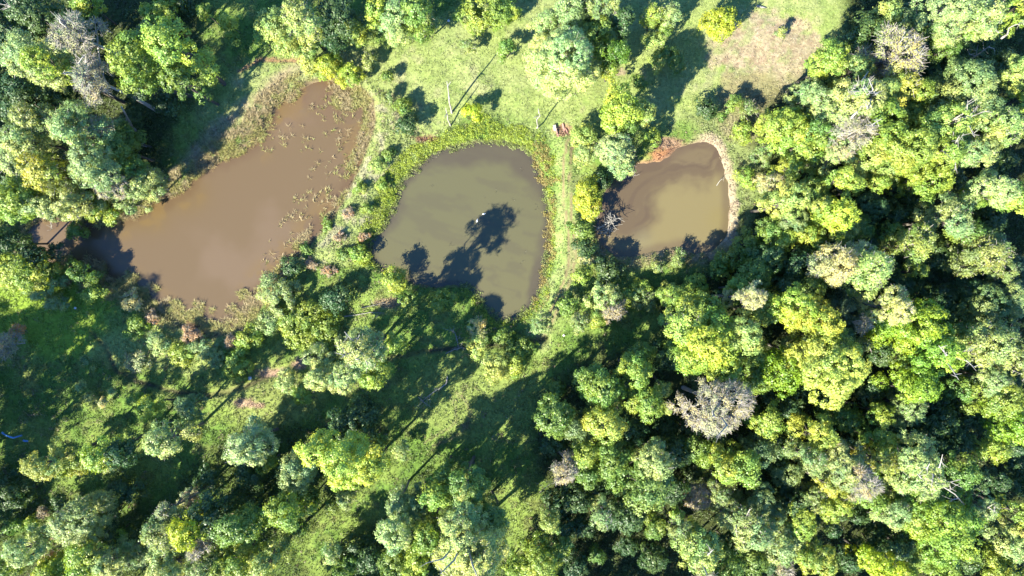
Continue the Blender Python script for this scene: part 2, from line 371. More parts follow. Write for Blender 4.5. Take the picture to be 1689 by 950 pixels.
# ------------------------------------------------------------------ countless ground plants
RG = np.random.default_rng(7)
def gz_at(px, py): return ground_height(px, py)
def blades(name, px, py, col, h, w, nb, lean, seed, z0=None, tk=1):
    """tufts of leaning blades: col (n,3), h (n,)"""
    rng = np.random.default_rng(seed); n = len(px)
    z = gz_at(px, py) if z0 is None else z0; wx, wy = W(px, py, 0)
    base = np.repeat(np.c_[wx, wy, z], nb, 0); hh = np.repeat(h, nb) * rng.uniform(.6, 1.2, n * nb); cc = np.repeat(col, nb, 0) * rng.uniform(.7, 1.3, (n * nb, 1))
    a = rng.uniform(0, 2 * math.pi, n * nb); l = rng.uniform(.15, 1, n * nb) * lean
    d = np.stack([np.cos(a) * l, np.sin(a) * l, np.ones(n * nb)], 1); d /= np.linalg.norm(d, axis=1, keepdims=True)
    s = np.stack([-np.sin(a), np.cos(a), np.zeros(n * nb)], 1)
    b0 = base + rng.normal(0, .05, base.shape) * [1, 1, 0]; mid = b0 + d * hh[:, None] * .6; tip = b0 + d * hh[:, None] + np.stack([np.cos(a), np.sin(a), -a * 0 - .6], 1) * (hh * .25)[:, None]
    w_ = (w * rng.uniform(.7, 1.3, n * nb))[:, None]
    V = np.stack([b0 - s * w_ * .5, b0 + s * w_ * .5, mid + s * w_ * .5, tip, mid - s * w_ * .5], 1).reshape(-1, 3)
    k = np.arange(n * nb)[:, None] * 5
    F = np.vstack([k + [0, 1, 2, 4]]); F2 = k + [4, 2, 3, 3]
    # tip triangles written as a thin quad
    V4 = np.vstack([V]); F = np.vstack([F, np.c_[k + 4, k + 2, k + 3, k + 4]]) if False else F
    T = np.c_[k + 4, k + 2, k + 3]
    allF = np.vstack([np.c_[k + 0, k + 1, k + 2], np.c_[k + 0, k + 2, k + 4], T])
    o = mesh_np(name, V, allF, M_VEG, {'tint': np.repeat(cc, 5, 0) * tk}); o['kind'] = 'stuff'; return o
def leafmat(name, px, py, z0, rad_, nl, size, col, seed, flat=.7, tk=1):
    """mats and mounds of small leaves"""
    rng = np.random.default_rng(seed); n = len(px); wx, wy = W(px, py, 0)
    c = np.repeat(np.c_[wx, wy, z0], nl, 0); rr = np.repeat(rad_, nl)
    d = rdir(n * nl, rng, -.1); P = c + d * (rr * rng.uniform(.5, 1.05, n * nl))[:, None] * [1, 1, flat]
    Nn = d + rng.normal(0, .6, d.shape)
    cc = np.repeat(col, nl, 0) * rng.uniform(.65, 1.35, (n * nl, 1))
    V, F = leaf_quads(P, Nn, size * rng.uniform(.7, 1.4, n * nl), rng, .55)
    o = mesh_np(name, V, F, M_VEG, {'tint': np.repeat(cc, 4, 0) * tk}); o['kind'] = 'stuff'; return o
def dpond(x, y): return np.minimum(np.minimum(sdist(POND_A, x, y), sdist(POND_B, x, y)), sdist(POND_C, x, y))
def scatter(n, x0, x1, y0, y1, seed):
    r = np.random.default_rng(seed); return r.uniform(x0, x1, n), r.uniform(y0, y1, n)

# short grass everywhere
x, y = scatter(105000, -30, 1720, -30, 980, 1)
k = dpond(x, y) > 5; k &= ~((np.hypot((x - 1262) / 80, (y - 75) / 52) < 1) & (np.random.default_rng(3).uniform(size=len(x)) < .6)); k &= gnoise(x, y, 18, 90) > .3
k &= ldist(STREAM, x, y) > 5
TRK = [(941,232),(935,262),(934,300),(936,345),(942,390),(944,425),(938,455),(924,490),(905,530),(885,565)]
for o_ in (-5, 5): k &= ldist([(a_ + o_, b_) for a_, b_ in TRK], x, y) > 2.6
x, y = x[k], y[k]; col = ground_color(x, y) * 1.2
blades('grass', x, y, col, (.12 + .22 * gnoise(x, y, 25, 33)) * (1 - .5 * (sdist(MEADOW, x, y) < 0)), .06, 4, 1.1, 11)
# taller rough grass and herbs on dikes and lower meadow
x, y = scatter(26000, -30, 1300, -20, 980, 2)
m_ab = sdist(DIKE_AB, x, y) < 6; m_bc = np.zeros(len(x), bool); d = dpond(x, y)
low = (y > 430) & (x < 1000); ring = (d < 45)
k = (d > 4) & (m_ab | (low & (gnoise(x, y, 20, 91) > .45)) | (ring & (gnoise(x, y, 12, 92) > .42))) & ~((x > 905) & (x < 975) & (y > 230) & (y < 560))
x, y = x[k], y[k]; col = ground_color(x, y) * 1.15
pk = (gnoise(x, y, 16, 93) > .56) & (np.random.default_rng(4).uniform(size=len(x)) < .6); col[pk] = col[pk] * .3 + np.array([.3, .21, .16]) * .5
leafmat('low_herbs', x, y, gz_at(x, y) + .02, .18 + .3 * np.random.default_rng(5).uniform(size=len(x)) ** 2, 13, .13, col, 12)
# olive reeds round and in the brown pond
x, y = scatter(60000, 20, 640, 110, 570, 3); d = sdist(POND_A, x, y); n_ = gnoise(x, y, 18, 94)
leftb = ldist([(520,130),(480,150),(440,185),(400,225),(350,262),(310,300),(265,330),(215,355),(170,372)], x, y)
botb = ldist([(110,440),(180,465),(240,495),(290,515),(340,525),(390,520),(425,490)], x, y)
rb = ldist([(555,140),(590,165),(600,205),(575,250),(560,290),(530,330),(512,370),(490,400),(470,440)], x, y)
k = (((leftb < 30) & (d > -4) & (n_ > .36 + leftb * .007)) | ((botb < 28) & (n_ > .36 + botb * .007)) | ((rb < 16) & (d > -12) & (n_ > .42 + rb * .012)) | ((np.abs(d) < 6) & (n_ > .45)) | ((d < 0) & (y < 250) & (np.random.default_rng(41).uniform(size=len(x)) < .04) & (n_ > .42)) | ((d < 0) & (rb < 45) & (y > 250) & (np.random.default_rng(42).uniform(size=len(x)) < .07) & (n_ > .45)) | ((np.hypot((x-572)/26,(y-162)/20) < 1) & (n_ > .35))) & (d < 34)
leftb = leftb[k]; x, y = x[k], y[k]; d = d[k]; r5 = np.random.default_rng(6).uniform(size=(len(x), 1))
col = np.array([.26, .215, .085]) * (1 - r5) + np.array([.2, .215, .06]) * r5; leftok = (d > -3) | (leftb > 30) | (n_[k] > .56); x, y, d, col = x[leftok], y[leftok], d[leftok], col[leftok]; q = gnoise(x, y, 22, 95) > .56; col[q] = col[q] * .4 + np.array([.26, .19, .12]) * .6
blades('reeds', x, y, col, .25 + .4 * np.random.default_rng(8).uniform(size=len(x)), .034, 8, 1.3, 13, np.maximum(gz_at(x, y), WZ - .05), tk=1.0)
# lush mat round the round pond
x, y = scatter(20000, 590, 935, 180, 545, 4); d = sdist(POND_B, x, y) + (gnoise(x, y, 16, 96) - .5) * 12
wd = np.where(y < 300, 34, np.where(x < 720, 26, 14)); wd = wd * (.45 + 1.1 * gnoise(x, y, 38, 66)); k = (d > -1 - 5 * (gnoise(x, y, 11, 67) > .55)) & (d < wd) & ~((y > 440) & (x < 760)) & (gnoise(x, y, 9, 68) > .34)
x, y, d = x[k], y[k], d[k]; n_ = gnoise(x, y, 20, 97)[:, None]
col = np.array([.19, .26, .022]) * (1 - n_) + np.array([.25, .3, .035]) * n_; q = (d < 5); col[q] = col[q] * .4 + np.array([.13, .15, .07]) * .6
q = (x > 880) & (gnoise(x, y, 15, 98) > .5); col[q] = [.24, .2, .06]
leafmat('bank_plants', x, y, np.maximum(gz_at(x, y), WZ) + .02, .16 + .22 * np.random.default_rng(9).uniform(size=len(x)), 15, .12, col, 14, .8, tk=1.0)
# sparse debris and stems standing in the round pond
x, y = scatter(4200, 640, 900, 240, 520, 5); n_ = gnoise(x, y, 20, 99); d = sdist(POND_B, x, y)
k = (d < -2) & ((n_ > .72) & (np.random.default_rng(31).uniform(size=len(x)) < .35) | (d > -5)) ; x, y = x[k], y[k]
blades('water_weeds', x, y, np.tile([.11, .1, .055], (len(x), 1)), np.full(len(x), .16), .035, 3, 1.5, 15, np.full(len(x), WZ - .02), tk=.6)
# undergrowth on the shaded forest floor
x, y = scatter(11000, -30, 1720, -30, 980, 6)
k = ((sdist(FOREST_R, x, y) < -8) | (sdist(FOREST_TL, x, y) < -8) | (sdist(FOREST_B, x, y) < -5)) & (dpond(x, y) > 10) & (gnoise(x, y, 30, 88) > .42)
x, y = x[k], y[k]; n_ = gnoise(x, y, 40, 87)[:, None]
col = np.array([.05, .085, .02]) * (1 - n_) + np.array([.09, .14, .03]) * n_
leafmat('undergrowth', x, y, gz_at(x, y) + .1, .3 + .5 * np.random.default_rng(10).uniform(size=len(x)), 22, .2, col, 16, .9, tk=.7)

# ------------------------------------------------------------------ trees and shrubs
# class: leaf colour, leaf size, puff radius, leaf density, twig density, bark
CLS = {
 'lime':   ((0.265,0.345,0.075), .19, .50, 1.0, 0, M_BARK, 'lime green'),
 'yellow': ((0.33,0.375,0.13), .18, .48, 1.0, 0, M_BARK, 'yellow-green'),
 'gold':   ((0.38,0.35,0.08), .17, .42, .9, .1, M_BARK, 'golden yellow'),
 'green':  ((0.16,0.24,0.06), .20, .52, 1.0, 0, M_BARK, 'mid green'),
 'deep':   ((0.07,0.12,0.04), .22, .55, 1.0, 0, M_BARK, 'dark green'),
 'teal':   ((0.17,0.24,0.12), .16, .42, 1.1, 0, M_BARK, 'blue-green'),
 'sage':   ((0.30,0.34,0.165), .16, .42, 1.0, .12, M_PALE, 'grey-green'),
 'pale':   ((0.33,0.38,0.18), .17, .46, 1.0, .1, M_PALE, 'pale green'),
 'olive':  ((0.28,0.285,0.115), .17, .45, .95, .15, M_BARK, 'olive green'),
 'dry':    ((0.38,0.36,0.24), .12, .50, .32, 1.0, M_PALE, 'grey twiggy'),
 'drygold':((0.46,0.38,0.16), .15, .48, .30, .8, M_PALE, 'greyish orange-flecked'),
 'tan':    ((0.45,0.41,0.23), .15, .42, .8, .35, M_PALE, 'tan'),
 'pink':   ((0.42,0.29,0.22), .13, .35, .7, .5, M_TWIG, 'pinkish brown'),
}
CS = {}
def crown_geom(rng, R, zc, Hc, cls, rp_scale=1.0, nl=None, h=0):
    """lobes -> puffs; returns lobe centres, puff centres, puff outward dirs, radii, random tints"""
    col, ls, rp0, ld, td, bark, word = CLS[cls]
    nl = nl or int(np.clip(5 + R * 2.2, 5, 15))
    lobes = []; g0 = rng.uniform(0, 6.28); el1 = rng.uniform(1.0, 1.25 if R < 3 else 1.12); el2 = 1 / el1; qa = rng.uniform(0, 3.14); cq, sq = math.cos(qa), math.sin(qa)
    for i in range(nl):
        rho = R * .72 * math.sqrt((i + .35) / nl) * rng.uniform(.85, 1.12); a = g0 + i * 2.39996 + rng.uniform(-.45, .45)
        rl = R * rng.uniform(.24, .46) * (1.12 if i == 0 else 1)
        if i > nl * .6 and rng.uniform() < .45: rho *= rng.uniform(1.1, 1.4); rl *= .62
        zz = Hc * (.68 - 1.35 * (rho / R) ** 2) + rng.uniform(-.16, .16) * Hc
        lobes.append((rho * (math.cos(a) * el1 * cq - math.sin(a) * el2 * sq), rho * (math.cos(a) * el1 * sq + math.sin(a) * el2 * cq), zc + zz, rl, rng.uniform(-1, 1)))
    if h >= 6 and cls != 'dry':      # lower tier of foliage round the trunk
        for i in range(max(3, int(nl * .6))):
            a = g0 + 1 + i * 2.4; rho = R * rng.uniform(.15, .6); zz = h * rng.uniform(.3, .42) + (zc - Hc * .3 - h * .36) * rng.uniform(0, 1)
            lobes.append((rho * math.cos(a), rho * math.sin(a), zz, R * rng.uniform(.26, .42), rng.uniform(-1, 1)))
    lobes = np.array(lobes); Ps, Ds, Rs, Ts, Ws = [], [], [], [], []
    for L_ in lobes:
        rp = rp0 * rp_scale * (.55 + .45 * min(R / 3.0, 1.1))
        n = int(2.3 * L_[3] ** 2 * 2.0 / (rp * rp)) + 4
        d = rdir(n, rng, -.55); p = L_[:3] + d * (L_[3] * rng.uniform(.78, 1.08, n))[:, None] * [1, 1, .85]
        keep = np.ones(n, bool)
        for K in lobes:
            if K is L_: continue
            q = (p - K[:3]) / [1, 1, .85]; keep &= np.linalg.norm(q, axis=1) > K[3] * .72
        keep &= rng.uniform(size=n) > (.22 if cls == 'dry' else .12)
        p, d = p[keep], d[keep]; Ps.append(p); Ds.append(d); Rs.append(rp * rng.uniform(.65, 1.25, len(p))); Ts.append(L_[4] * .10 + rng.uniform(-.17, .17, len(p))); Ws.append(np.clip(.5 + L_[4] * .4 + rng.uniform(-.2, .2, len(p)), 0, 1))
    return lobes, np.vstack(Ps), np.vstack(Ds), np.concatenate(Rs), np.concatenate(Ts), np.concatenate(Ws)

def tree(x, y, r, h, cls, label, name=None, cat='tree', group=None, squash=(1, 1), limbs=0, seed=None, color=None, cz=None):
    """crown centred on photo position x, y with radius r (px), total height h (m)"""
    rng = np.random.default_rng(seed if seed is not None else int(x * 7 + y * 131 + 999999))
    if h >= 7: h = h * (1.3 if y > 690 and x < 850 else 1.1)
    col, ls, rp0, ld, td, bark, word = CLS[cls]
    zc_view = h * .72; k = (ALT - zc_view) / FPX; R = r * k * 1.08; wx, wy = W(x, y, zc_view)
    Hc = min(R * 1.45, h * .47) if h > 3 else h * .45
    zc = h - Hc * 1.12
    root = bpy.data.objects.new(name or 'tree', None); root.empty_display_size = .5; C.objects.link(root)
    bz = float(ground_height(np.array([wx * FPX / ALT + 844.5]), np.array([475 - wy * FPX / ALT]))[0])
    root.location = (float(wx), float(wy), bz); root['label'] = label; root['category'] = cat
    if group: root['group'] = group
    sv = rng.uniform(.78, 1.25); lobes, P, D, RR, T, WW = crown_geom(rng, R, zc, Hc, cls, sv, h=h)
    sx, sy = squash
    # leaves
    area = RR ** 2 * 4.6 * ld; lsz = ls * (.72 + .28 * min(R / 2.5, 1.0)) * (.55 + .45 * sv)
    cnt = np.maximum((area / (lsz * lsz * .62) * 1.25), 3 if ld > .5 else 1).astype(int)
    idx = np.repeat(np.arange(len(P)), cnt); n = len(idx)
    d = rdir(n, rng, -1.0) + D[idx] * .75 + np.array([0, 0, .25]); d /= np.linalg.norm(d, axis=1, keepdims=True)
    rr = RR[idx] * rng.uniform(.4, 1.0, n) ** .8 * rng.choice([1.0, 1.0, 1.0, 1.35], n); pos = P[idx] + d * rr[:, None]
    pos[:, :2] *= [sx, sy]
    nor = d + rng.normal(0, .42, (n, 3)) + D[idx] * .4 + [0, 0, .25]
    V, F = leaf_quads(pos, nor, lsz * rng.uniform(.7, 1.35, n), rng, .66)
    v = np.clip(.48 + T[idx] + rng.normal(0, .17, n), 0, 1)
    co = mesh_np('crown', V, F, M_LEAF, {'v': np.repeat(v, 4), 'w': np.repeat(WW[idx], 4)}, root)
    jit = rng.uniform(.88, 1.12); hj = rng.uniform(-.07, .07)
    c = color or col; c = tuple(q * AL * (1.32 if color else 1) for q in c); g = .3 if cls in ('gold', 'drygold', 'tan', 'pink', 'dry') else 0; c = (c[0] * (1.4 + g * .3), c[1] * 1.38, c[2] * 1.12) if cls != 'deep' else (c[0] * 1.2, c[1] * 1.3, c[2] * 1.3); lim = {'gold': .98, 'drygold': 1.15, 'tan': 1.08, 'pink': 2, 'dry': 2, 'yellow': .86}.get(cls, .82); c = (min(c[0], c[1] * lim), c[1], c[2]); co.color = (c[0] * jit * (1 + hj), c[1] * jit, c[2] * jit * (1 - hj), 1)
    # trunk and limbs
    mb = MB(); tr = max(.04, .011 * h + .015 * R) * (1 if h > 3 else .5)
    top = np.array([lobes[0][0] * .3 * sx, lobes[0][1] * .3 * sy, zc + Hc * .1]); lean = rng.normal(0, .03 * h, 2)
    mid = np.array([top[0] * .5 + lean[0], top[1] * .5 + lean[1], top[2] * .5])
    mb.tube([(0, 0, -.3), (0, 0, .15), mid, top], [tr * 1.5, tr * 1.15, tr * .85, tr * .55], 7)
    for L_ in lobes:
        e = L_[:3] * [sx, sy, 1]; s0 = mid * .35 + top * .65; m_ = (s0 + e) / 2 + rng.normal(0, .12 * R, 3) * [1, 1, .4] - [0, 0, .1 * Hc]
        mb.tube([s0, m_, e], [tr * .5, tr * .3, tr * .1], 5)
    if cls == 'dry':      # the forking limbs show through the bare crown
        for i in range(9):
            q = P[rng.integers(len(P))] * [sx, sy, 1]; s0 = mid * .2 + top * .8; m_ = (s0 + q) / 2 + rng.normal(0, .1 * R, 3)
            mb.tube([s0, m_, q], [tr * .42, tr * .27, .03], 5)
    mb.build('trunk', M_TWIG if cls == 'dry' else bark, root)
    if limbs: limbs = 2 if cls == 'dry' else min(limbs, 7)
    if limbs:   # bare pale limbs that break through the crown
        mb = MB()
        for i in range(limbs):
            a = rng.uniform(0, 6.28); q = rng.uniform(.4, .85) * R; s0 = top + rng.normal(0, .25, 3); e = np.array([q * math.cos(a) * sx, q * math.sin(a) * sy, zc + Hc * rng.uniform(1.05, 1.45) - .5 * q * q / R])
            m_ = (s0 + e) / 2 + rng.normal(0, .1 * R, 3) + [0, 0, Hc * .35]
            mb.tube([s0, m_, e], [tr * .5, tr * .36, .03], 5)
            for j in range(3):
                t = rng.uniform(.3, .9); b0 = m_ * (1 - t) + e * t; b1 = b0 + rdir(1, rng, 0)[0] * rng.uniform(.4, 1.0)
                mb.tube([b0, b1], [.035, .015], 4)
        mb.build('bare_branch', M_TWIGP, root)
    if td > 0:  # sprays of leafless twigs
        nt_ = np.maximum((td * 15 * RR / .45 + rng.uniform(0, 1, len(P))).astype(int), 0); ix = np.repeat(np.arange(len(P)), nt_); n = len(ix)
        if n:
            b0 = P[ix] - D[ix] * (RR[ix] * .5)[:, None]; dd = rdir(n, rng, -1) * .8 + D[ix] * .9 + [0, 0, .2]; dd /= np.linalg.norm(dd, axis=1, keepdims=True)
            e = b0 + dd * (RR[ix] * rng.uniform(.9, 2.1, n))[:, None]; b0[:, :2] *= [sx, sy]; e[:, :2] *= [sx, sy]
            s = np.cross(dd, rng.normal(size=(n, 3))); s /= np.linalg.norm(s, axis=1, keepdims=True); u = np.cross(dd, s)
            w0 = .026
            V = np.stack([b0 + s * w0, b0 - s * w0 * .5 + u * w0 * .87, b0 - s * w0 * .5 - u * w0 * .87, e + s * w0 * .4, e - s * w0 * .2 + u * w0 * .35, e - s * w0 * .2 - u * w0 * .35], 1).reshape(-1, 3)
            kk = np.arange(n)[:, None] * 6; F = np.vstack([kk + [0, 1, 4, 3], kk + [1, 2, 5, 4], kk + [2, 0, 3, 5]])
            mesh_np('twigs', V, F, M_TWIG, None, root)
    return root

# ------------------------------------------------------------------ the trees: x, y, r in photo px; height in m
SH = dict(name='shrub', cat='shrub')
TREES = [
# --- upper left wood
(65,97,46,14,'sage','grey-green tree left of the dry pale tree in the upper left wood'),
(94,116,27,15,'lime','lime clump tree touching the left side of the pale dry tree, upper left'),
(30,160,44,10,'deep','dark shaded tree at the left edge below the grey-green crown, upper left'),
(150,72,33,15,'dry','pale leafless tree top in the upper left wood, upper of two joined dry trees',dict(limbs=3)),
(168,137,33,14,'dry','grey twiggy dry tree above the leaning white trunk, upper left',dict(limbs=5,squash=(.9,1.2))),
(230,108,36,14,'lime','lime tree between the pale dry tree and the bright tree, upper left'),
(288,80,37,15,'lime','bright lime tree on the right edge of the upper left wood'),
(300,135,22,11,'green','mid green tree tucked under the bright lime tree at the wood edge'),
(240,146,26,9,'deep','dark tree in shade below the two lime trees, upper left'),
(338,130,15,4,'green','small green shrub in shade right of the upper left wood',SH),
(60,22,44,9,'deep','dark shaded tree in the top left corner'),
(8,60,34,9,'deep','dark tree cut by the left edge near the top'),
(120,48,26,8,'deep','dark shaded tree above the pale dry crown at the top'),
(143,8,17,7,'lime','small sunlit lime tree cut by the top edge, upper left'),
(152,32,14,5,'green','small green tree just under the sunlit lime one at the top edge'),
(250,22,22,4,'lime','low lime shrub near the top edge, left of two in the shade streaks',SH),
(247,48,20,4,'olive','low olive shrub above the lime trees of the upper left wood',SH),
(270,5,20,5,'lime','lime shrub cut by the top edge above the upper left wood',SH),
(338,20,13,5,'lime','small round lime tree standing alone near the top edge in shade'),
(374,34,18,5,'lime','small lime tree right of the small round one in the shaded grass'),
(383,62,10,2.5,'green','tiny green shrub under the small lime trees near the top',SH),
(125,212,46,13,'pale','large pale green tree left of the leaning white trunk'),
(70,200,30,12,'olive','olive tree on the left flank of the large pale green crown'),
(52,238,26,12,'pale','pale crown at the left above the blue-grey tree by the brown pond'),
(175,215,20,10,'dry','small bare twiggy tree at the foot of the leaning white trunk'),
(205,225,18,7,'green','small green tree right of the bare twiggy one, at the wood edge'),
(196,245,22,9,'green','green tree above the round pale crown near the brown pond'),
(160,274,46,12,'sage','large grey-green tree on the wood edge left of the brown pond'),
(190,308,24,9,'dry','greyish twiggy patch of tree near the brown pond edge, left side'),
(236,300,24,7,'pale','pale round tree nearest the brown pond on its left bank'),
(213,276,22,8,'green','mid green tree behind the pale round one on the left bank'),
(83,286,32,12,'gold','golden olive tree inside the wood left of the brown pond',dict(color=(.26,.25,.05))),
(42,265,28,11,'sage','blue-grey tree near the left edge, level with the brown pond top'),
(12,285,24,7,'deep','dark tree at the left edge beside the blue-grey tree'),
(30,330,36,11,'lime','lime tree at the left edge above the black water corner'),
(72,340,26,10,'pale','pale tree right of the lime tree at the left edge, above the dark water'),
(118,330,30,10,'pale','pale green tree overhanging the brown pond from the upper left bank'),
(150,342,20,6,'lime','small lime tree at the water side between pale crowns, brown pond'),
(178,355,14,3,'lime','small lime shrub at the waterline of the brown pond',SH),
(205,335,20,4,'pale','low pale shrub on the bank beside the small lime one, brown pond',SH),
(91,352,14,6,'teal','small blue-green tree reaching over the dark corner of the brown pond'),
(115,380,15,3,'green','green shrub standing alone in the brown pond near its left end',SH),
# --- left bank below the brown pond
(25,452,38,7.5,'lime','lime tree mass at the left edge below the brown pond'),
(60,470,26,5,'pale','pale bush right of the lime mass at the left edge',SH),
(46,420,24,7,'deep','dark green tree on the lower left bank of the brown pond'),
(118,446,18,4,'green','round green shrub on the lower bank in front of the brown pond',SH),
(85,447,16,4,'lime','lime shrub between the round green one and the left edge trees',SH),
(150,462,13,3,'green','small green shrub under the round green one on the lower bank',SH),
(8,395,18,8,'deep','dark tree at the left edge by the black water'),
(155,485,16,2.5,'lime','low lime shrub on the lower bank, above the large tree shadow',SH),
(25,547,13,2.5,'pink','orange-pink flowering bush at the left edge in the herb meadow',dict(color=(.42,.2,.1),**SH)),
(3,570,20,5,'dry','grey leafless shrub cut by the left edge beside the orange bush',SH),
(90,500,17,2.5,'sage','pale low bush in the bright herb meadow at the left',SH),
(144,598,12,2.5,'teal','small blue-green shrub in the shaded lower left meadow',SH),
(134,637,7,1.8,'pale','tiny pale shrub in the shade above the lime sapling, lower left',SH),
(148,655,8,1.8,'olive','tiny olive shrub below the tiny pale one, lower left shade',SH),
(186,646,6,1.6,'pale','tiny pale sapling left of the round lime sapling, lower left',SH),
(170,665,7,1.6,'tan','tiny tan weed bush in the lower left meadow',SH),
(221,660,10,2.5,'lime','small lime bush just left of the round lime sapling',SH),
(250,672,16,7,'lime','round lime sapling in the dark shade below the stream'),
(312,670,19,7,'teal','blue-green sapling with ragged crown below the stream'),
(275,724,28,9,'pale','pale lime tree between the two saplings and the silvery tree'),
(262,702,14,4,'green','small green tree on top of the pale lime tree, lower left'),
(172,745,24,9,'lime','lime tree half in shade, left of the pale lime tree'),
(184,762,18,5,'sage','greyish twiggy shrub at the foot of the half-shaded lime tree',SH),
(200,745,24,8,'deep','dark shaded right half of the lime tree clump, lower left'),
(76,762,28,9,'yellow','yellow-green tree with a gap in its crown, lower left'),
(104,770,16,5,'lime','lime side crown of the yellow-green tree, lower left'),
(128,760,15,5,'green','green small tree right of the yellow-green tree, lower left'),
(128,775,9,3,'gold','tiny yellow bush under the green small tree, lower left',SH),
(15,822,22,6,'deep','dark green tree cut by the left edge, lower left'),
(68,848,9,2,'pink','pinkish dry bush above the bottom left trees',dict(name='shrub',cat='shrub')),
(50,862,10,2.5,'lime','small lime bush left of the pinkish dry bush, bottom left',SH),
(18,870,13,3,'green','green bush at the left edge above the bottom corner',SH),
(128,862,44,8,'sage','wide grey-green tree in the bottom left quarter'),
(38,905,28,7,'pale','pale lime tree near the bottom left corner'),
(76,912,12,3,'pink','pink-grey dry bush right of the pale lime tree, bottom left',dict(name='shrub',cat='shrub')),
(88,885,8,2.5,'pink','small pinkish dry tuft bush at the left rim of the wide grey-green tree',SH),
(10,938,20,6,'green','green tree in the bottom left corner'),
(75,945,26,6,'lime','lime tree cut by the bottom edge, leftmost of them'),
(140,925,40,8,'lime','large lime tree at the bottom edge below the wide grey-green tree'),
(185,925,28,7,'pale','pale tree at the bottom edge right of the large lime tree, left part'),
(178,886,24,6,'deep','dark tree between the wide grey-green tree and the bottom lime trees'),
(203,812,30,4,'deep','low dark shrub mass in shade above the sunlit grass strips, lower left',SH),
(225,920,22,6,'sage','grey-green tree between bottom lime trees, left part'),
(278,872,32,10,'olive','olive-grey tree left of the yellow-lime tree at the bottom'),
(289,832,14,9,'tan','tan crown tip above the olive-grey tree, bottom left'),
(320,865,26,11,'yellow','bright yellow-lime narrow tree above the bottom lime trees',dict(color=(.24,.28,.02),squash=(.8,1.2))),
(352,845,30,10,'deep','dark green tree right of the yellow-lime narrow tree'),
(340,897,18,9,'dry','brown twiggy tree below the dark green tree, bottom'),
(395,868,34,10,'green','green clumpy tree in shade between brown twiggy tree and the long shadow'),
(275,932,36,9,'pale','pale lime tree at the bottom edge below the olive-grey tree'),
(345,932,26,9,'olive','olive tree at the bottom edge under the brown twiggy tree'),
(385,928,36,9,'lime','lime tree at the bottom edge below the green clumpy tree'),
(440,928,28,9,'yellow','yellow-lime tree at the bottom edge left of the long dark shadow'),
(318,820,12,6,'pink','pinkish twig tip above the yellow-lime narrow tree',dict(name='shrub',cat='shrub')),
# --- lower middle
(412,735,36,9,'sage','silvery grey-green tree left of the bright lime tree, bottom centre-left',dict(color=(.24,.28,.155))),
(440,765,16,6,'lime','lime fringe tree under the silvery tree'),
(410,785,24,6,'deep','dark tree in the shade below the silvery tree'),
(487,780,36,8,'teal','blue-grey tree between the silvery tree and the bright lime tree',dict(color=(.19,.24,.13))),
(470,838,34,9,'lime','lime tree right below the blue-grey tree'),
(505,830,18,6,'green','green shaded side tree right of the lime one below the blue-grey tree'),
(492,872,15,5,'green','small green tree below the lime tree beside the long shadow'),
(530,735,26,11,'yellow','left clump tree of the bright lime pair at bottom centre-left',dict(color=(.33,.37,.08))),
(573,748,36,12,'yellow','bright lime tree at bottom centre-left, main crown',dict(color=(.33,.37,.08))),
(612,770,24,9,'yellow','right low crown beside the bright lime tree',dict(color=(.33,.37,.08))),
(570,785,24,8,'yellow','front low crown below the bright lime tree',dict(color=(.33,.37,.08))),
(582,700,38,7,'deep','dark green tree in full shade above the bright lime tree'),
(570,824,15,3,'pale','small pale bush in the sunlit strip below the bright lime tree',SH),
(548,835,12,2.5,'green','small green bush left of the pale one in the sunlit strip',SH),
(662,744,14,3,'pale','pale lime bush in the sunlit strip right of the bright lime tree',SH),
(620,735,13,4,'green','green bush on the right shoulder of the bright lime tree',SH),
(657,826,18,8,'pale','pale small tree at the top of the bottom centre clump'),
(687,828,22,8,'teal','blue-green tree right of the pale small tree, bottom centre clump'),
(735,777,14,7,'green','small green tree tip above the bottom centre clump'),
(722,812,22,9,'lime','lime tree in the upper bottom centre clump'),
(772,800,34,10,'green','green tree right of the lime tree, top of the bottom centre clump'),
(772,797,12,11.5,'yellow','yellow-green tip rising from the green tree of the bottom centre clump'),
(808,850,24,9,'green','green tree on the right rim of the bottom centre clump'),
(655,872,34,10,'pale','pale green tree on the left of the bottom centre clump'),
(708,880,24,10,'lime','lime tree between the pale tree and the largest pale crown, bottom centre'),
(768,892,62,13,'sage','very large pale grey-green crown at the bottom edge, centre',dict(limbs=3,color=(.31,.34,.16))),
(770,935,46,12,'pale','pale lower part tree under the very large pale crown, bottom edge'),
(655,925,28,8,'green','green tree at the bottom edge left of the bottom centre clump'),
(690,930,26,9,'lime','lime tree at the bottom edge left of the very large pale crown'),
(548,915,18,6,'pale','pale small tree standing in the long shadow at the bottom'),
(580,905,22,5,'deep','dark tree in the long shadow, right of the pale small tree'),
(570,938,22,6,'green','green tree at the bottom edge under the pale small tree in shadow'),
(608,925,24,6,'deep','dark tree at the bottom edge between two green ones, centre left'),
(850,938,20,6,'lime','lime tree tip at the bottom edge right of the largest pale crown'),
# --- middle clearing and below the ponds
(458,488,34,3.6,'sage','silvery grey-green shrub on the right bank of the brown pond',dict(color=(.27,.3,.15),**SH)),
(497,537,40,2.4,'lime','large lime bush below the silvery shrub between brown and round ponds',SH),
(540,548,24,2.2,'lime','lime bush joined to the right of the large lime bush, mid clearing',SH),
(445,530,24,2.2,'pale','pale bush left of the large lime bush, below the brown pond',SH),
(555,492,26,2.8,'deep','dark shaded bushy tree between the brown pond and the round pond'),
(598,572,34,14,'sage','tall silver-green open tree with pale limbs in the mid clearing',dict(limbs=6,squash=(1,1.1))),
(575,615,22,12,'pale','pale lower crown of the silver-green open tree'),
(532,622,27,9,'pale','pale green tree left of the open silver-green tree'),
(620,615,22,10,'lime','lime crown right of the open silver-green tree'),
(520,590,22,5,'sage','greyish bush above the pale green tree, mid clearing',SH),
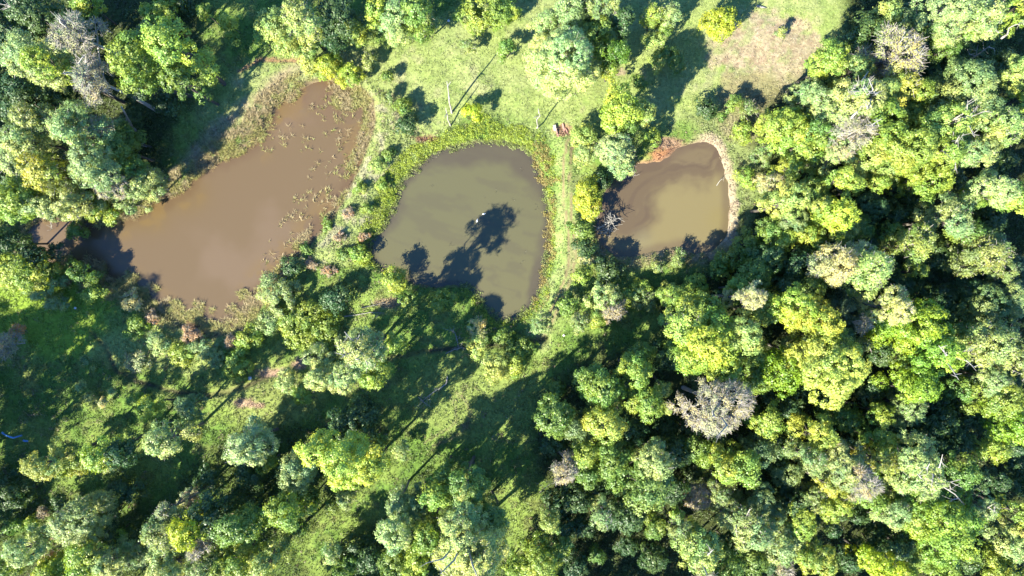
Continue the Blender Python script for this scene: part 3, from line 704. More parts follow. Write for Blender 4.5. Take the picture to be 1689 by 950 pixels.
(650,565,18,4,'lime','lime bush right of the open silver-green tree',SH),
(472,632,20,3,'pale','low pale bush by the pink sand of the stream',SH),
(497,650,16,3,'lime','low lime bush between the pale low bush and the pale green tree',SH),
(787,540,17,2.4,'tan','yellow-pink dry tree at the bottom tip of the round pond',dict(color=(.42,.34,.17))),
(787,568,18,2.6,'yellow','yellow-lime bush below the yellow-pink dry tree',SH),
(818,604,26,4,'yellow','bright yellow-lime bush in the clearing below the round pond',SH),
(850,600,18,3,'lime','lime bush right of the bright yellow-lime bush',SH),
(835,560,18,1.8,'green','green bush below the round pond, right of the yellow ones',SH),
(865,572,18,1.8,'green','green bush beside the dike track, below the round pond',SH),
(892,533,20,4,'pale','pale bushy tree at the lower right of the round pond'),
(648,460,20,3,'lime','lime bush at the lower left rim of the round pond',SH),
(673,495,20,2.2,'green','green bush in the shade stripes under the round pond',SH),
(730,492,18,2.2,'lime','lime bush under the round pond beside its tip',SH),
# --- dike between brown and round pond
(592,417,18,3.5,'lime','lime round bush at the left end of the round pond rim',SH),
(622,272,17,3,'yellow','yellow-lime bush on the dike between brown and round pond',SH),
(640,255,13,1.8,'green','dark bush beside the yellow-lime one on the dike',SH),
(596,312,12,2,'lime','green bush on the dike, halfway along the round pond',SH),
(575,352,12,1.8,'pink','pinkish dry bush on the dike, upper of three',SH),
(605,345,11,1.8,'lime','green bush right of the upper pinkish bush on the dike',SH),
(562,392,12,1.8,'pink','pinkish dry bush on the dike, middle of three',SH),
(540,370,12,1.8,'green','green bush at the dike edge by the brown pond reeds',SH),
(515,435,13,1.8,'pink','pink bush on the dike near the silvery shrub',SH),
(542,447,14,2,'pink','pink flowering bush right of the other one near the silvery shrub',SH),
(505,412,13,2,'green','green bush at the brown pond edge above the pink bush',SH),
(480,440,16,2.2,'deep','dark bush over the brown pond edge above the silvery shrub',SH),
(567,420,14,2.2,'green','green bush on the dike left of the lime round bush',SH),
(600,390,11,1.8,'pink','pinkish bush beside the rim above the lime round bush',SH),
(630,302,13,2,'lime','green bush between yellow-lime bush and the round pond rim',SH),
(665,175,13,2,'green','green bush on the pasture side above the round pond, left end',SH),
(672,208,18,2.4,'deep','dark bush with long shadow above the red earth patch',SH),
(640,160,10,1.6,'olive','olive low bush on the pasture left of the poles, upper',SH),
(640,125,9,2,'green','small green bush on pasture left of the poles',SH),
(215,497,12,1.8,'tan','pale dry bush on the lower bank of the brown pond, leftmost',dict(SH)),
(250,523,9,1.8,'pink','pale pink dry bush on the lower bank beside the dark ditch',SH),
(313,552,13,1.6,'pink','brown-pink bush below the lower reeds of the brown pond',SH),
(380,566,9,1.6,'pink','red-brown bush at the lower right of the brown pond',SH),
(352,590,15,2,'pale','pale bush on the bank above the stream',SH),
(300,585,16,2,'lime','lime bush on the bank above the stream',SH),
(262,565,14,2,'pale','pale bush on the bank below the pale pink dry one',SH),
(225,540,15,2,'lime','lime bush on the slope beside the large tree shadow',SH),
(330,575,16,2,'sage','grey-green bush between lime and pale ones above the stream',SH),
(390,600,18,2.5,'lime','lime bush at the right end of the bank above the stream',SH),
(410,555,17,3,'green','green bush at the lower right corner of the brown pond',SH),
(225,598,14,2,'tan','dry pale bush in the olive herb patch left of the stream',SH),
# --- pasture, top
(455,42,30,9,'yellow','yellow-lime tree above the brown pond, leftmost of the top row'),
(498,33,32,11,'olive','olive-pale tree at the top edge above the brown pond',dict(color=(.27,.27,.11))),
(480,76,24,5,'yellow','yellow-lime tree below the olive-pale one, above the red bank'),
(430,60,14,4,'lime','lime bush on the left flank of the yellow-lime tree, top',SH),
(512,80,18,4,'green','mid green bush below the olive-pale tree, above the red bank',SH),
(560,25,32,9,'deep','dark green tree at the top edge between lime trees'),
(587,50,15,6,'lime','small lime tree on the right of the dark top tree'),
(548,62,18,6,'deep','dark lower tree under the dark top edge tree'),
(622,18,22,7,'lime','lime tree at the top edge right of the dark tree'),
(655,28,32,7,'pale','pale lime tree at the top edge, centre left'),
(688,20,30,9,'green','green tree at the top edge right of the pale lime tree'),
(705,38,16,6,'olive','olive small tree on the right rim of the top green tree'),
(675,50,17,3,'sage','grey-green bush in front of the top green tree',SH),
(610,55,14,2.5,'yellow','small yellow-lime bush left of the grey-green one, top',SH),
(797,15,42,3.5,'lime','wide low lime bush at the top edge, centre',SH),
(780,36,12,2,'yellow','yellow bush below the wide low lime bush at the top',SH),
(830,22,26,3,'lime','lime bush right of the wide low one at the top edge',SH),
(836,80,17,4,'green','round green bush standing alone in the pasture',SH),
(774,76,13,2.4,'olive','low olive bush in the pasture left of the round green one',SH),
(573,60,14,2.5,'yellow','yellow-lime bush below the dark top tree',SH),
(545,112,22,3,'yellow','yellow-lime bush at the top end of the brown pond, left',dict(color=(.3,.3,.05),**SH)),
(575,122,20,3,'yellow','yellow-lime bush at the top end of the brown pond, right',dict(color=(.28,.3,.05),**SH)),
(515,108,16,2.5,'yellow','small yellow-lime bush left of the pair at the brown pond top',SH),
(608,98,14,2.4,'olive','olive bush with shadow right of the pond-top pair',SH),
(780,185,14,3,'yellow','bright yellow bush by the two bare poles',dict(color=(.36,.36,.03),**SH)),
(930,92,58,11,'sage','very large pale silvery tree in the middle of the pasture',dict(color=(.37,.4,.2))),
(945,22,30,8,'pale','pale tree at the top behind the very large silvery one'),
(985,52,22,8,'green','green tree at the right shoulder of the very large silvery tree'),
(900,38,20,6,'pale','pale crown on the upper left of the very large silvery tree'),
(1012,85,24,8,'green','dark green tree on the right flank of the very large silvery tree',dict(color=(.08,.14,.02))),
(1005,118,18,5,'lime','lime tree at the lower right foot of the very large silvery tree'),
(1000,12,26,10,'olive','olive pale tree at the top edge above the dark gap'),
(970,8,22,8,'deep','dark tree at the top edge beside the olive pale one'),
(1030,40,18,8,'deep','dark tree in the black gap right of the silvery tree'),
(1080,25,17,6,'olive','yellow-olive tree at the top, right of the black gap',dict(color=(.28,.27,.06))),
(1108,22,18,6,'pale','pale tree right of the yellow-olive one at the top'),
(1095,48,14,4,'green','small green bush under the yellow-olive and pale trees',SH),
(1080,66,16,4,'yellow','yellow-lime bush at the edge of the sunlit lane, top'),
(1085,98,14,3,'yellow','yellow-lime bush at the left of the dark shadow, below the lane',SH),
(1108,92,18,3.5,'green','green bush in the shadow below the sunlit lane',SH),
(1055,135,13,2.5,'green','green bush at the left rim of the big dark shadow',SH),
(1195,30,27,6,'yellow','yellow-lime tree beside the bare pink patch',dict(color=(.3,.31,.04))),
(1207,172,17,2.4,'green','low green bush between pink patch and small pond',SH),
(1235,178,14,2,'olive','low olive bush right of the low green one, above the small pond',SH),
(1165,180,17,2.4,'deep','dark low bush at the end of the big shadow above the small pond',SH),
(1290,52,7,2.2,'olive','tiny bush casting a feathery shadow on the bare pink patch',SH),
# --- around the small pond
(1022,178,32,11,'yellow','yellow-lime tree above the small pond',dict(color=(.26,.29,.05))),
(1058,190,20,9,'yellow','yellow-lime side crown right of the tree above the small pond'),
(1030,210,24,8,'green','green tree under the yellow-lime crown above the small pond'),
(1015,245,32,9,'sage','silvery grey-green tree on the upper left bank of the small pond',dict(color=(.23,.28,.15))),
(962,222,20,4,'yellow','yellow-lime bush left of the silvery tree by the small pond',SH),
(965,250,22,3.5,'pale','pale lime bush on the dike left of the silvery tree',SH),
(1075,226,17,3,'lime','lime bush at the upper bank of the small pond, by the orange mud',SH),
(1030,275,18,6,'pale','pale crown leaning over the small pond from its upper left bank'),
(968,322,24,6,'yellow','yellow-spotted green tree on the dike beside the small pond',dict(squash=(.9,1.1),color=(.25,.27,.04))),
(976,347,18,5,'gold','golden-green crown at the foot of the yellow-spotted tree',dict(color=(.27,.28,.04))),
(993,300,16,5,'deep','dark tree between the yellow-spotted tree and the small pond'),
(958,378,17,4,'green','green bush under the yellow-spotted tree on the dike',SH),
(965,410,16,3.5,'deep','dark green bush at the dike, left of the small pond lower shore',SH),
(968,428,10,2,'tan','small tan bush on the dike below the dark green one',SH),
(1005,446,26,2.6,'deep','dark shaded shrub below the left end of the small pond',SH),
(960,455,16,3,'lime','lime bush beside the track, left of the dark shaded shrub',SH),
(1190,445,24,3.2,'lime','lime tree at the lower right shore of the small pond'),
(1145,474,26,3,'lime','lime tree below the small pond, middle of the shore row'),
(1108,484,24,3,'yellow','yellow-lime tree below the small pond, left of the shore row middle'),
(1060,478,20,2.6,'lime','lime bush below the small pond at the left of the shore row',SH),
(1085,440,13,2,'olive','olive bush on the lower mud of the small pond',SH),
(1120,425,12,1.6,'olive','low olive tuft bush at the waterline below the small pond',SH),
(1215,425,20,4,'green','green bush right of the small pond lower corner',SH),
(1240,400,22,5,'green','green tree on the right bank of the small pond, in forest shade'),
(1232,290,17,2,'lime','low lime bush on the right bank of the small pond, lower of two',SH),
(1225,215,17,2,'lime','low lime bush on the right bank of the small pond, upper of two',SH),
(1258,300,15,2.5,'tan','dry tan bush between the right bank and the forest',SH),
(1262,250,20,3,'olive','olive bush at the forest rim right of the small pond',SH),
# --- between pond and right wood
(995,490,28,4.2,'pale','pale lime tree below the dike shrubs, left of the long forest shadow'),
(1012,515,20,5,'dry','bare twiggy bush in the row above the long forest shadow',SH),
(957,530,19,4,'sage','grey-green bush left of the bare twiggy one',SH),
(985,525,15,4,'lime','lime bush between the grey-green and twiggy bushes',SH),
(935,505,18,3,'green','green bush beside the lower dike track',SH),
(1065,497,24,4,'olive','pale olive tree at the right end of the row above the forest shadow'),
(1040,490,18,3.2,'lime','lime tree left of the pale olive tree, above the forest shadow'),
(920,640,14,2,'green','low green bush in the sunlit grass by the long shadow',SH),
# --- right wood, west part
(1110,490,24,11,'lime','lime crown at the top left tip of the right wood'),
(1155,512,30,12,'lime','lime crown above the big lime tree on the west rim of the right wood'),
(1165,562,46,15,'lime','big lime tree on the west rim of the right wood',dict(color=(.22,.285,.05))),
(1128,540,30,13,'pale','pale lime crown on the left of the big west rim tree',dict(color=(.24,.3,.08))),
(1130,588,28,12,'lime','lime crown lower left of the big west rim tree'),
(1190,600,26,12,'lime','lime crown at the foot of the big west rim tree'),
(1215,550,30,14,'yellow','yellow-lime tree right of the big west rim tree'),
(1240,585,22,10,'lime','lime small crown right of the foot of the big west rim tree'),
(1228,490,22,14,'tan','greyish tan twiggy crown above the yellow-lime tree, west rim'),
(1255,512,22,11,'green','green tree between tan twiggy crown and the yellow trees'),
(1177,668,54,15,'dry','large round grey leafless tree in the right wood',dict(limbs=6)),
(1250,618,30,10,'green','green tree right above the grey leafless tree'),
(1283,612,34,12,'green','deep green round tree between grey leafless and big yellow-green crowns',dict(color=(.12,.2,.02))),
(1262,692,24,11,'lime','lime tree touching the right side of the grey leafless tree'),
(992,640,32,11,'green','green tree at the upper left tip of the lower right wood'),
(967,628,20,10,'green','green crown behind the upper left tip tree of the lower right wood'),
(1045,610,26,12,'lime','lime tree left of the dark gap, lower right wood'),
(1058,582,18,8,'green','green crown above the lime tree by the dark gap'),
(1095,590,22,7,'deep','dark tree in the shade left of the big west rim tree'),
(1065,662,30,12,'lime','lime tree left of the grey leafless tree'),
(1090,638,12,10,'yellow','tiny yellow-lime crown above the lime tree, left of the grey leafless one'),
(1097,668,9,9,'yellow','tiny round lime crown touching the dark gap beside the grey leafless tree'),
(912,684,32,11,'green','green tree on the left rim of the lower right wood'),
(945,705,25,9,'teal','blue-green tree right of the left rim tree, lower right wood'),
(1000,697,32,12,'yellow','pale yellow-lime crown in the lower right wood, left part',dict(color=(.23,.28,.07))),
(1040,710,26,8,'deep','dark tree right of the pale yellow-lime crown'),
(1020,738,22,8,'green','green tree below the pale yellow-lime crown'),
(930,772,22,10,'dry','small round grey twiggy tree on the left rim of the lower wood'),
(966,742,21,10,'lime','lime tree right above the small grey twiggy tree'),
(970,780,20,9,'green','green tree right of the small grey twiggy tree'),
(1007,757,24,11,'green','clumpy green tree between small twiggy tree and the round green ones'),
(1010,792,16,8,'green','small green crown at the black gap, lower wood'),
(1040,770,22,7,'deep','dark tree behind the round green crowns, lower wood'),
(1077,755,28,12,'pale','pale green crown above the dome-shaped green tree, lower wood'),
(1065,805,38,12,'green','dome-shaped green tree beside the black gap, lower wood',dict(color=(.14,.2,.06))),
(1110,805,22,8,'deep','dark tree right of the dome-shaped green tree'),
(1115,745,26,8,'deep','dark tree below the grey leafless tree, left side'),
(1148,738,22,8,'green','shaded green tree directly below the grey leafless tree'),
(1190,765,28,11,'lime','lime-green crown below the grey leafless tree'),
(1222,765,30,11,'lime','lime crown further right below the grey leafless tree'),
(1250,740,26,9,'teal','blue-green shaded tree right below the grey leafless tree'),
(1150,818,24,7,'dry','dark bare thicket tree in the black gap of the lower wood'),
(1182,808,20,9,'olive','olive tree right of the dark bare thicket'),
(1207,842,28,10,'olive','olive tree with a white log beside it, lower wood',dict(limbs=2)),
(1238,872,38,11,'sage','grey-green tree right below the olive tree, lower wood'),
(1250,818,24,9,'teal','blue-green crown above the grey-green tree, lower wood'),
(992,846,20,9,'pale','pale crown with a white branch, lower wood left part',dict(limbs=2)),
(955,822,26,7,'deep','dark tree under the small grey twiggy tree'),
(907,855,17,8,'yellow','small yellow-lime crown at the left rim, lower wood'),
(897,880,17,5,'teal','blue-green shrub below the small yellow-lime crown',SH),
(1035,855,30,8,'deep','dark clumpy tree right of the pale crown with the white branch'),
(1078,865,15,7,'green','small shaded green tree below the dome-shaped tree'),
(1118,863,18,10,'olive','olive-yellow sapling crown in the dark, lower wood'),
(1112,842,9,8,'lime','tiny lime tip above the olive-yellow sapling crown'),
(1138,860,7,7,'lime','tiny green tip right of the olive-yellow sapling crown'),
(1152,905,34,12,'yellow','bright yellow-lime tree at the bottom edge, right of the dark clearing',dict(limbs=2)),
(1190,928,28,9,'green','green tree at the bottom edge right of the bright yellow-lime one'),
(1160,942,20,10,'dry','twiggy grey crown at the bottom edge under the bright yellow-lime tree'),
(890,930,38,9,'lime','lime tree at the bottom edge left of the dark clearing'),
(925,898,18,7,'green','green tree above the bottom lime tree at the dark clearing'),
(985,915,12,3,'green','small shrub in the dark clearing at the bottom',SH),
(1037,900,20,4,'deep','dark shrub in the dark clearing at the bottom, right part',SH),
(1080,925,24,6,'deep','dark tree at the bottom edge between dark clearing and bright tree'),
(960,870,20,5,'deep','dark shrub between small yellow-lime crown and the clearing',SH),
# --- right wood, top
(1456,22,19,9,'yellow','small yellow-lime crown in the dark tree group, top right'),
(1485,38,38,8,'deep','dark green tree beside the small yellow-lime crown, top right'),
(1430,55,30,8,'deep','dark tree at the meadow edge above the orange-flecked tree'),
(1520,60,26,9,'green','mid green tree between dark tree and the pale top right crown'),
(1560,22,48,14,'sage','large pale grey tree at the top edge, top right'),
(1608,38,32,13,'pale','pale green crown right of the large pale grey tree'),
(1473,88,46,13,'drygold','greyish half-bare tree with orange flecks, top right',dict(limbs=3)),
(1591,150,56,13,'teal','large smooth blue-green tree, top right',dict(color=(.17,.22,.1))),
(1610,190,34,12,'teal','lower blue-green crown under the large smooth one'),
(1553,84,22,9,'green','green crown above the large blue-green tree'),
(1590,62,14,9,'lime','small lime crown under the pale top right tree'),
(1671,17,27,11,'lime','lime tree in the top right corner'),
(1672,125,25,12,'yellow','yellow-lime tree at the right edge level with the blue-green tree'),
(1645,105,20,7,'deep','dark tree between two lime trees at the right edge, top'),
(1365,100,28,10,'lime','lime tree at the meadow corner left of the orange-flecked tree'),
(1405,118,28,11,'yellow','yellow-lime tree below the orange-flecked tree, meadow side'),
(1355,128,18,5,'deep','dark small tree at the corner of the wood and dry meadow'),
(1470,152,26,12,'gold','golden-tan crown right of the white-branched tree'),
(1445,160,24,12,'yellow','yellow-lime crown between white branches and the golden-tan crown'),
(1408,170,40,14,'pale','tree with bare white branches on the forest edge',dict(limbs=12)),
(1336,155,26,8,'pale','pale bush-like tree at the forest corner near the dry meadow'),
(1362,182,30,10,'sage','pale grey-green tree left of the white-branched tree'),
(1303,212,38,9,'lime','large lime tree above the forest edge by the small pond'),
(1270,205,20,6,'lime','lime tree on the left tip of the forest edge by the small pond'),
(1345,225,30,11,'green','green tree right of the large lime forest edge tree'),
(1395,225,32,13,'dry','pale twiggy tree below the white-branched tree',dict(limbs=6)),
(1511,160,22,10,'lime','small lime-green tree left of the large blue-green one'),
(1441,208,38,13,'green','green tree below the golden-tan crown',dict(color=(.16,.22,.04))),
(1490,190,22,9,'green','green crown right below the golden-tan crown'),
(1548,212,44,13,'yellow','olive-yellow tree under the large blue-green tree',dict(limbs=4,color=(.24,.27,.07))),
(1630,215,36,13,'sage','grey-green tree right of the olive-yellow tree',dict(color=(.22,.27,.1))),
(1672,165,19,10,'lime','lime crown at the right edge below the yellow-lime one'),
(1590,250,34,12,'pale','pale crown below the grey-green tree at right, upper wood'),
(1536,258,38,13,'lime','lime tree with pale limbs at the lower side of the olive-yellow tree',dict(limbs=5)),
(1480,252,44,14,'lime','large lime tree with ragged lower edge, upper right wood'),
(1430,262,28,12,'yellow','yellow-lime crown left of the large ragged lime tree'),
(1375,255,28,11,'pale','pale crown at the forest edge below the twiggy tree'),
(1330,250,26,9,'lime','lime crown at the forest edge, below the large lime edge tree'),
(1446,285,15,10,'yellow','small yellow-lime tip under the large ragged lime tree'),
(1530,300,32,11,'green','green tree under the lime tree with pale limbs',dict(color=(.17,.24,.05))),
(1565,300,22,7,'deep','dark tree right of the green tree, above the pale crown'),
# --- right wood, middle
(1298,280,20,8,'lime','lime crown at the forest edge right of the small pond'),
(1275,300,15,6,'tan','dry small tree on the forest edge right of the small pond'),
(1335,308,20,8,'green','green sapling crown left of the small lime-green crown, mid wood'),
(1382,302,22,12,'lime','small lime-green crown above the bright yellow tree, mid wood'),
(1293,332,28,12,'yellow','yellow-lime domed tree on the west rim of the middle wood'),
(1302,362,26,10,'teal','blue-green lower half crown under the yellow-lime domed tree'),
(1345,332,22,8,'green','green tree between the domed tree and the small lime-green crown'),
(1376,355,32,13,'yellow','bright yellow tree in the middle of the right wood',dict(color=(.3,.31,.05))),
(1350,345,17,11,'yellow','small yellow crown on the upper left of the bright yellow tree'),
(1380,380,22,10,'yellow','yellow-green crown below the bright yellow tree'),
(1410,378,20,8,'green','green shaded crown right of the bright yellow tree'),
(1436,306,17,10,'lime','small lime crown in the dark, above the deep blue-green trees'),
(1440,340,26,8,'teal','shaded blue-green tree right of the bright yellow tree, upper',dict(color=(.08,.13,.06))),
(1425,425-20,20,7,'deep','dark tree below the shaded crown right of the bright yellow tree'),
(1461,384,15,8,'green','small green crown between bright yellow tree and olive oval tree'),
(1475,355,24,7,'deep','dark tree above the small green crown, mid wood'),
(1503,402,28,12,'olive','oval olive tree in the middle wood',dict(squash=(.9,1.15),color=(.19,.21,.06))),
(1510,345,26,7,'deep','dark tree left of the pale sage tree, mid wood'),
(1561,358,32,12,'sage','pale sage tree right of the dark group, mid wood'),
(1590,385,24,10,'green','green crown at the lower right of the pale sage tree'),
(1622,318,32,13,'pale','pale green tree with open top, right part of the mid wood'),
(1590,335,20,9,'lime','lime crown left of the open pale green tree'),
(1660,330,26,12,'lime','lime tree at the right edge above the large ragged green one'),
(1616,418,36,12,'olive','olive tree below the pale sage tree, right wood'),
(1640,448,18,10,'olive','olive small crown on the lower right of the olive tree'),
(1540,420,26,8,'deep','dark tree between oval olive tree and the olive tree at right'),
(1575,420,18,7,'deep','dark small tree left of the olive tree, right wood'),
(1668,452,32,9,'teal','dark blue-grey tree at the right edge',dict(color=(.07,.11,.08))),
(1366,437,32,14,'tan','tan pale-leaved tree in the middle of the right wood'),
(1421,448,38,14,'olive','pale olive tree joined to the right of the tan tree',dict(color=(.25,.27,.1))),
(1400,415,18,12,'tan','small tan tip above the pale olive tree'),
(1501,447,15,9,'lime','small lime crown right of the pale olive tree'),
(1475,470,26,7,'deep','dark tree right below the pale olive tree'),
(1325,386,20,9,'lime','lime small tree left above the tan tree'),
(1291,398,16,8,'lime','lime small crown at the west rim, below the domed tree'),
(1343,400,17,8,'green','green small crown above the tan tree'),
(1270,380,20,7,'green','green tree on the west rim beside the small pond bank'),
(1312,440,32,8,'deep','dark tree left of the tan tree'),
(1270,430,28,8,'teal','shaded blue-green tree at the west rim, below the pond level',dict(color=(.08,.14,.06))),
(1245,455,26,8,'green','shaded green tree right of the lime shore trees'),
(1330,475,24,9,'green','green crown below the dark tree left of the tan tree'),
(1215,475,22,8,'lime','lime crown between shore row and west rim of the wood'),
(1290,475,22,8,'deep','dark tree above the long yellow-lime tree'),
# --- right wood, centre
(1300,505,34,14,'yellow','upper crown of the long yellow-lime tree group, right wood',dict(color=(.28,.3,.05))),
(1345,535,38,14,'yellow','middle crown of the long yellow-lime tree group, right wood',dict(color=(.29,.31,.06))),
(1366,608,54,16,'yellow','biggest yellow-green crown in the right wood',dict(color=(.29,.3,.08))),
(1325,580,26,12,'pale','pale crown on the left of the biggest yellow-green crown'),
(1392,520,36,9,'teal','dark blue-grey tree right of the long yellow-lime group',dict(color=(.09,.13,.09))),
(1375,560,24,10,'teal','blue-grey crown between long yellow-lime group and the black gap'),
(1407,532,14,11,'dry','pale twiggy tip in front of the dark blue-grey tree'),
(1408,568,12,9,'olive','small olive tip at the black gap, right wood'),
(1456,507,30,14,'tan','pale yellow-pink crown above the large bright green tree',dict(color=(.42,.37,.16))),
(1503,532,46,14,'lime','large bright green tree, upper half, right wood',dict(color=(.17,.26,.03))),
(1534,582,40,14,'lime','large bright green tree with grey twigs in its middle',dict(color=(.19,.27,.04),limbs=4)),
(1500,632,32,13,'lime','lowest crown of the large bright green group',dict(color=(.18,.27,.035))),
(1458,580,22,7,'deep','dark tree inside the black gap of the right wood'),
(1480,590,18,9,'green','shaded green crown left of the tree with grey twigs'),
(1550,495,24,7,'deep','dark tree right of the large bright green upper tree'),
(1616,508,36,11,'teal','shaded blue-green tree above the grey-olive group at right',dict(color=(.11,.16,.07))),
(1668,500,28,11,'sage','grey-green tree at the right edge above the olive group'),
(1590,480,22,8,'deep','dark tree above the grey-olive group'),
(1575,550,26,10,'green','green tree between the bright green group and the grey-olive group'),
(1625,570,42,14,'olive','large grey-olive tree near the right edge, lower middle',dict(color=(.21,.24,.1))),
(1665,590,32,14,'olive','grey-olive crown at the right edge beside the large one'),
(1620,625,24,12,'sage','pale sage crown below the large grey-olive tree'),
(1578,637,20,9,'green','small green crown below the black gap near the grey-olive tree'),
(1636,655,36,12,'green','mid green tree below the pale sage crown, right side',dict(color=(.15,.22,.05))),
(1668,700,36,12,'lime','bright green tree at the right edge, lower middle',dict(color=(.17,.25,.03))),
(1600,690,22,7,'deep','dark tree left of the bright green right edge tree'),
(1600,600,18,7,'deep','small dark tree beside the black hole near the grey-olive tree'),
(1443,682,21,10,'lime','small bright crown below the dark gap, centre of lower right wood'),
(1435,640,24,7,'deep','dark tree right below the biggest yellow-green crown'),
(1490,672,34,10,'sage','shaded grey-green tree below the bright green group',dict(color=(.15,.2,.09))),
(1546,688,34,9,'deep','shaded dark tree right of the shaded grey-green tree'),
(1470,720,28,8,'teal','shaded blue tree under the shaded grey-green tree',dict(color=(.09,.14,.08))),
(1520,722,30,8,'deep','dark tree above the silvery tree with the white bough'),
(1575,725,26,8,'deep','dark tree above the green tree right of the silvery one'),
(1385,690,28,8,'green','shaded green tree below the biggest yellow-green crown, right'),
(1305,665,24,7,'deep','dark tree below the deep green round tree'),
(1290,730,26,7,'deep','dark tree left of the lime-yellow tree, lower right wood'),
(1300,775,26,7,'teal','dark blue-green tree left below the lime-yellow tree'),
# --- right wood, bottom
(1338,712,30,12,'yellow','lime-yellow tree in the lower right wood',dict(color=(.24,.27,.06))),
(1325,748,24,12,'olive','olive-lime crown under the lime-yellow tree'),
(1384,762,38,13,'sage','large grey-green tree with a bare patch, lower right wood'),
(1404,785,24,14,'dry','grey bare patch tree at the right of the large grey-green crown'),
(1440,755,21,12,'gold','bright yellow tree beside the grey bare patch'),
(1445,725,22,10,'lime','lime crown above the bright yellow tree, lower right'),
(1356,792,14,11,'gold','orange-yellow clump tree under the large grey-green crown'),
(1340,820,22,9,'olive','dark olive tree left of the lime-green lobe, lower right'),
(1370,828,28,10,'lime','lime-green tree below the large grey-green crown'),
(1312,830,24,8,'deep','dark tree left of the dark olive tree, lower right'),
(1430,818,24,10,'lime','lime tree right of the black hollow top, lower right'),
(1462,838,28,11,'pale','pale green tree right above the black hollow'),
(1480,795,22,10,'green','green crown between the bright yellow tree and the silvery one'),
(1506,768,42,14,'sage','silvery pale tree with a white curved bough, lower right wood',dict(limbs=5,color=(.28,.31,.14))),
(1520,810,22,11,'pale','pale lower crown of the silvery tree with the white bough'),
(1568,775,30,12,'green','green tree right of the silvery tree, lower right'),
(1560,860,60,14,'green','broad domed green tree in the lower right',dict(color=(.16,.22,.035))),
(1520,838,30,12,'lime','lime-green crown at the upper left of the broad domed tree'),
(1598,825,22,12,'sage','silvery strip crown above the broad domed tree',dict(limbs=2)),
(1625,738,20,10,'lime','lime crown above the ragged green tree at lower right edge'),
(1672,840,22,10,'lime','lime crown below the ragged green tree at the right edge'),
(1668,895,30,10,'pale','pale tree at the right edge near the bottom corner'),
(1676,872,14,11,'gold','orange-tinged crown at the right edge near the bottom',dict(color=(.33,.25,.09))),
(1640,932,26,9,'lime','lime tree at the bottom edge near the right corner'),
(1600,915,26,7,'deep','dark tree below the broad domed tree'),
(1556,940,28,9,'lime','lime-olive tree at the bottom edge below the broad domed tree'),
(1512,910,20,7,'green','small green tree left below the broad domed tree'),
(1480,895,26,7,'deep','dark tree right of the black hollow'),
(1451,934,28,10,'yellow','vivid yellow-lime tree at the bottom edge, right part',dict(color=(.3,.34,.03))),
(1485,940,15,8,'lime','lime crown beside the vivid yellow-lime tree'),
(1348,920,28,10,'yellow','yellow-lime round tree at the bottom edge left of the black hollow',dict(color=(.26,.28,.07))),
(1318,910,18,9,'lime','lime crown on the left of the round tree at the bottom edge'),
(1288,895,34,9,'pale','pale green tree left of the black hollow, bottom right'),
(1315,862,28,9,'lime','lime-green tree above the pale green one, bottom right'),
(1275,845,22,8,'teal','blue-green crown left above the lime-green tree, bottom right'),
(1240,925,26,8,'green','green tree at the bottom edge left of the pale green one'),
(1290,940,20,7,'dry','bare brown tree at the bottom edge near the round tree'),
(1405,925,20,5,'deep','dark shrub at the bottom of the black hollow',SH),
]
for row in TREES:
    x, y, r, h, cls, label = row[:6]; kw = dict(row[6]) if len(row) > 6 else {}
    if kw.get('name') == 'shrub':
        if 490 < x < 680 and 230 < y < 455: h = h * .42; r = r * .78
        if 200 < x < 420 and 490 < y < 612: r = r * 1.3; h = h * .6; cls = 'lime' if cls == 'green' else cls
        if 425 < x < 600 and 420 < y < 600 and cls != 'deep': h = h * .75
    if 1035 < x < 1215 and 430 < y < 500: r = r * .82; h = h * .65
    if cls in ('dry',) and 'name' not in kw: kw['name'] = 'dry_tree'
    tree(x, y, r, h, cls, label, **kw)
print('TREES', len(TREES), 'unique labels', len({t[5] for t in TREES}))
for t in TREES:
    if not 4 <= len(t[5].split()) <= 16: print('LABEL LEN', t[5])

# dark low growth in the gaps of the wood (nothing in the photo tells these apart)
rgf = np.random.default_rng(77); placed = [(t[0], t[1], t[2]) for t in TREES]; nf = 0
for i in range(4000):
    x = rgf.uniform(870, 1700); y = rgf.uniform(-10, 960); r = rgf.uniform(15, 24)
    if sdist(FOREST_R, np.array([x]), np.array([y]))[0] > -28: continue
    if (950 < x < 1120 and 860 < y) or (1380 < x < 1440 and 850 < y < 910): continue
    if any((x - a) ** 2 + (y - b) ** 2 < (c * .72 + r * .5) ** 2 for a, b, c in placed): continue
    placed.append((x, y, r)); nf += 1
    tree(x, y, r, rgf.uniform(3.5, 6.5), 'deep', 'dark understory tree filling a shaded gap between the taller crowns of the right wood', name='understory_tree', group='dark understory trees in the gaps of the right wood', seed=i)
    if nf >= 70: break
print('FILL', nf)
# the same kind of low growth round the trunks of the left woods
nf = 0
for i in range(5000):
    x = rgf.uniform(-10, 880); y = rgf.uniform(-10, 960); r = rgf.uniform(14, 24); px_, py_ = np.array([x]), np.array([y])
    if min(sdist(FOREST_TL, px_, py_)[0], sdist(FOREST_B, px_, py_)[0]) > -10: continue
    if dpond(px_, py_)[0] < 25 or any((x - a) ** 2 + (y - b) ** 2 < (c * .7 + r * .55) ** 2 for a, b, c in placed): continue
    placed.append((x, y, r)); nf += 1
    tree(x, y, r, rgf.uniform(2.5, 4.5), 'deep', 'low dark green shrub in the shade under the trees of the left half', name='shrub', cat='shrub', group='dark shrubs under the trees of the left half', seed=9000 + i)
    if nf >= 12: break
print('FILL2', nf)
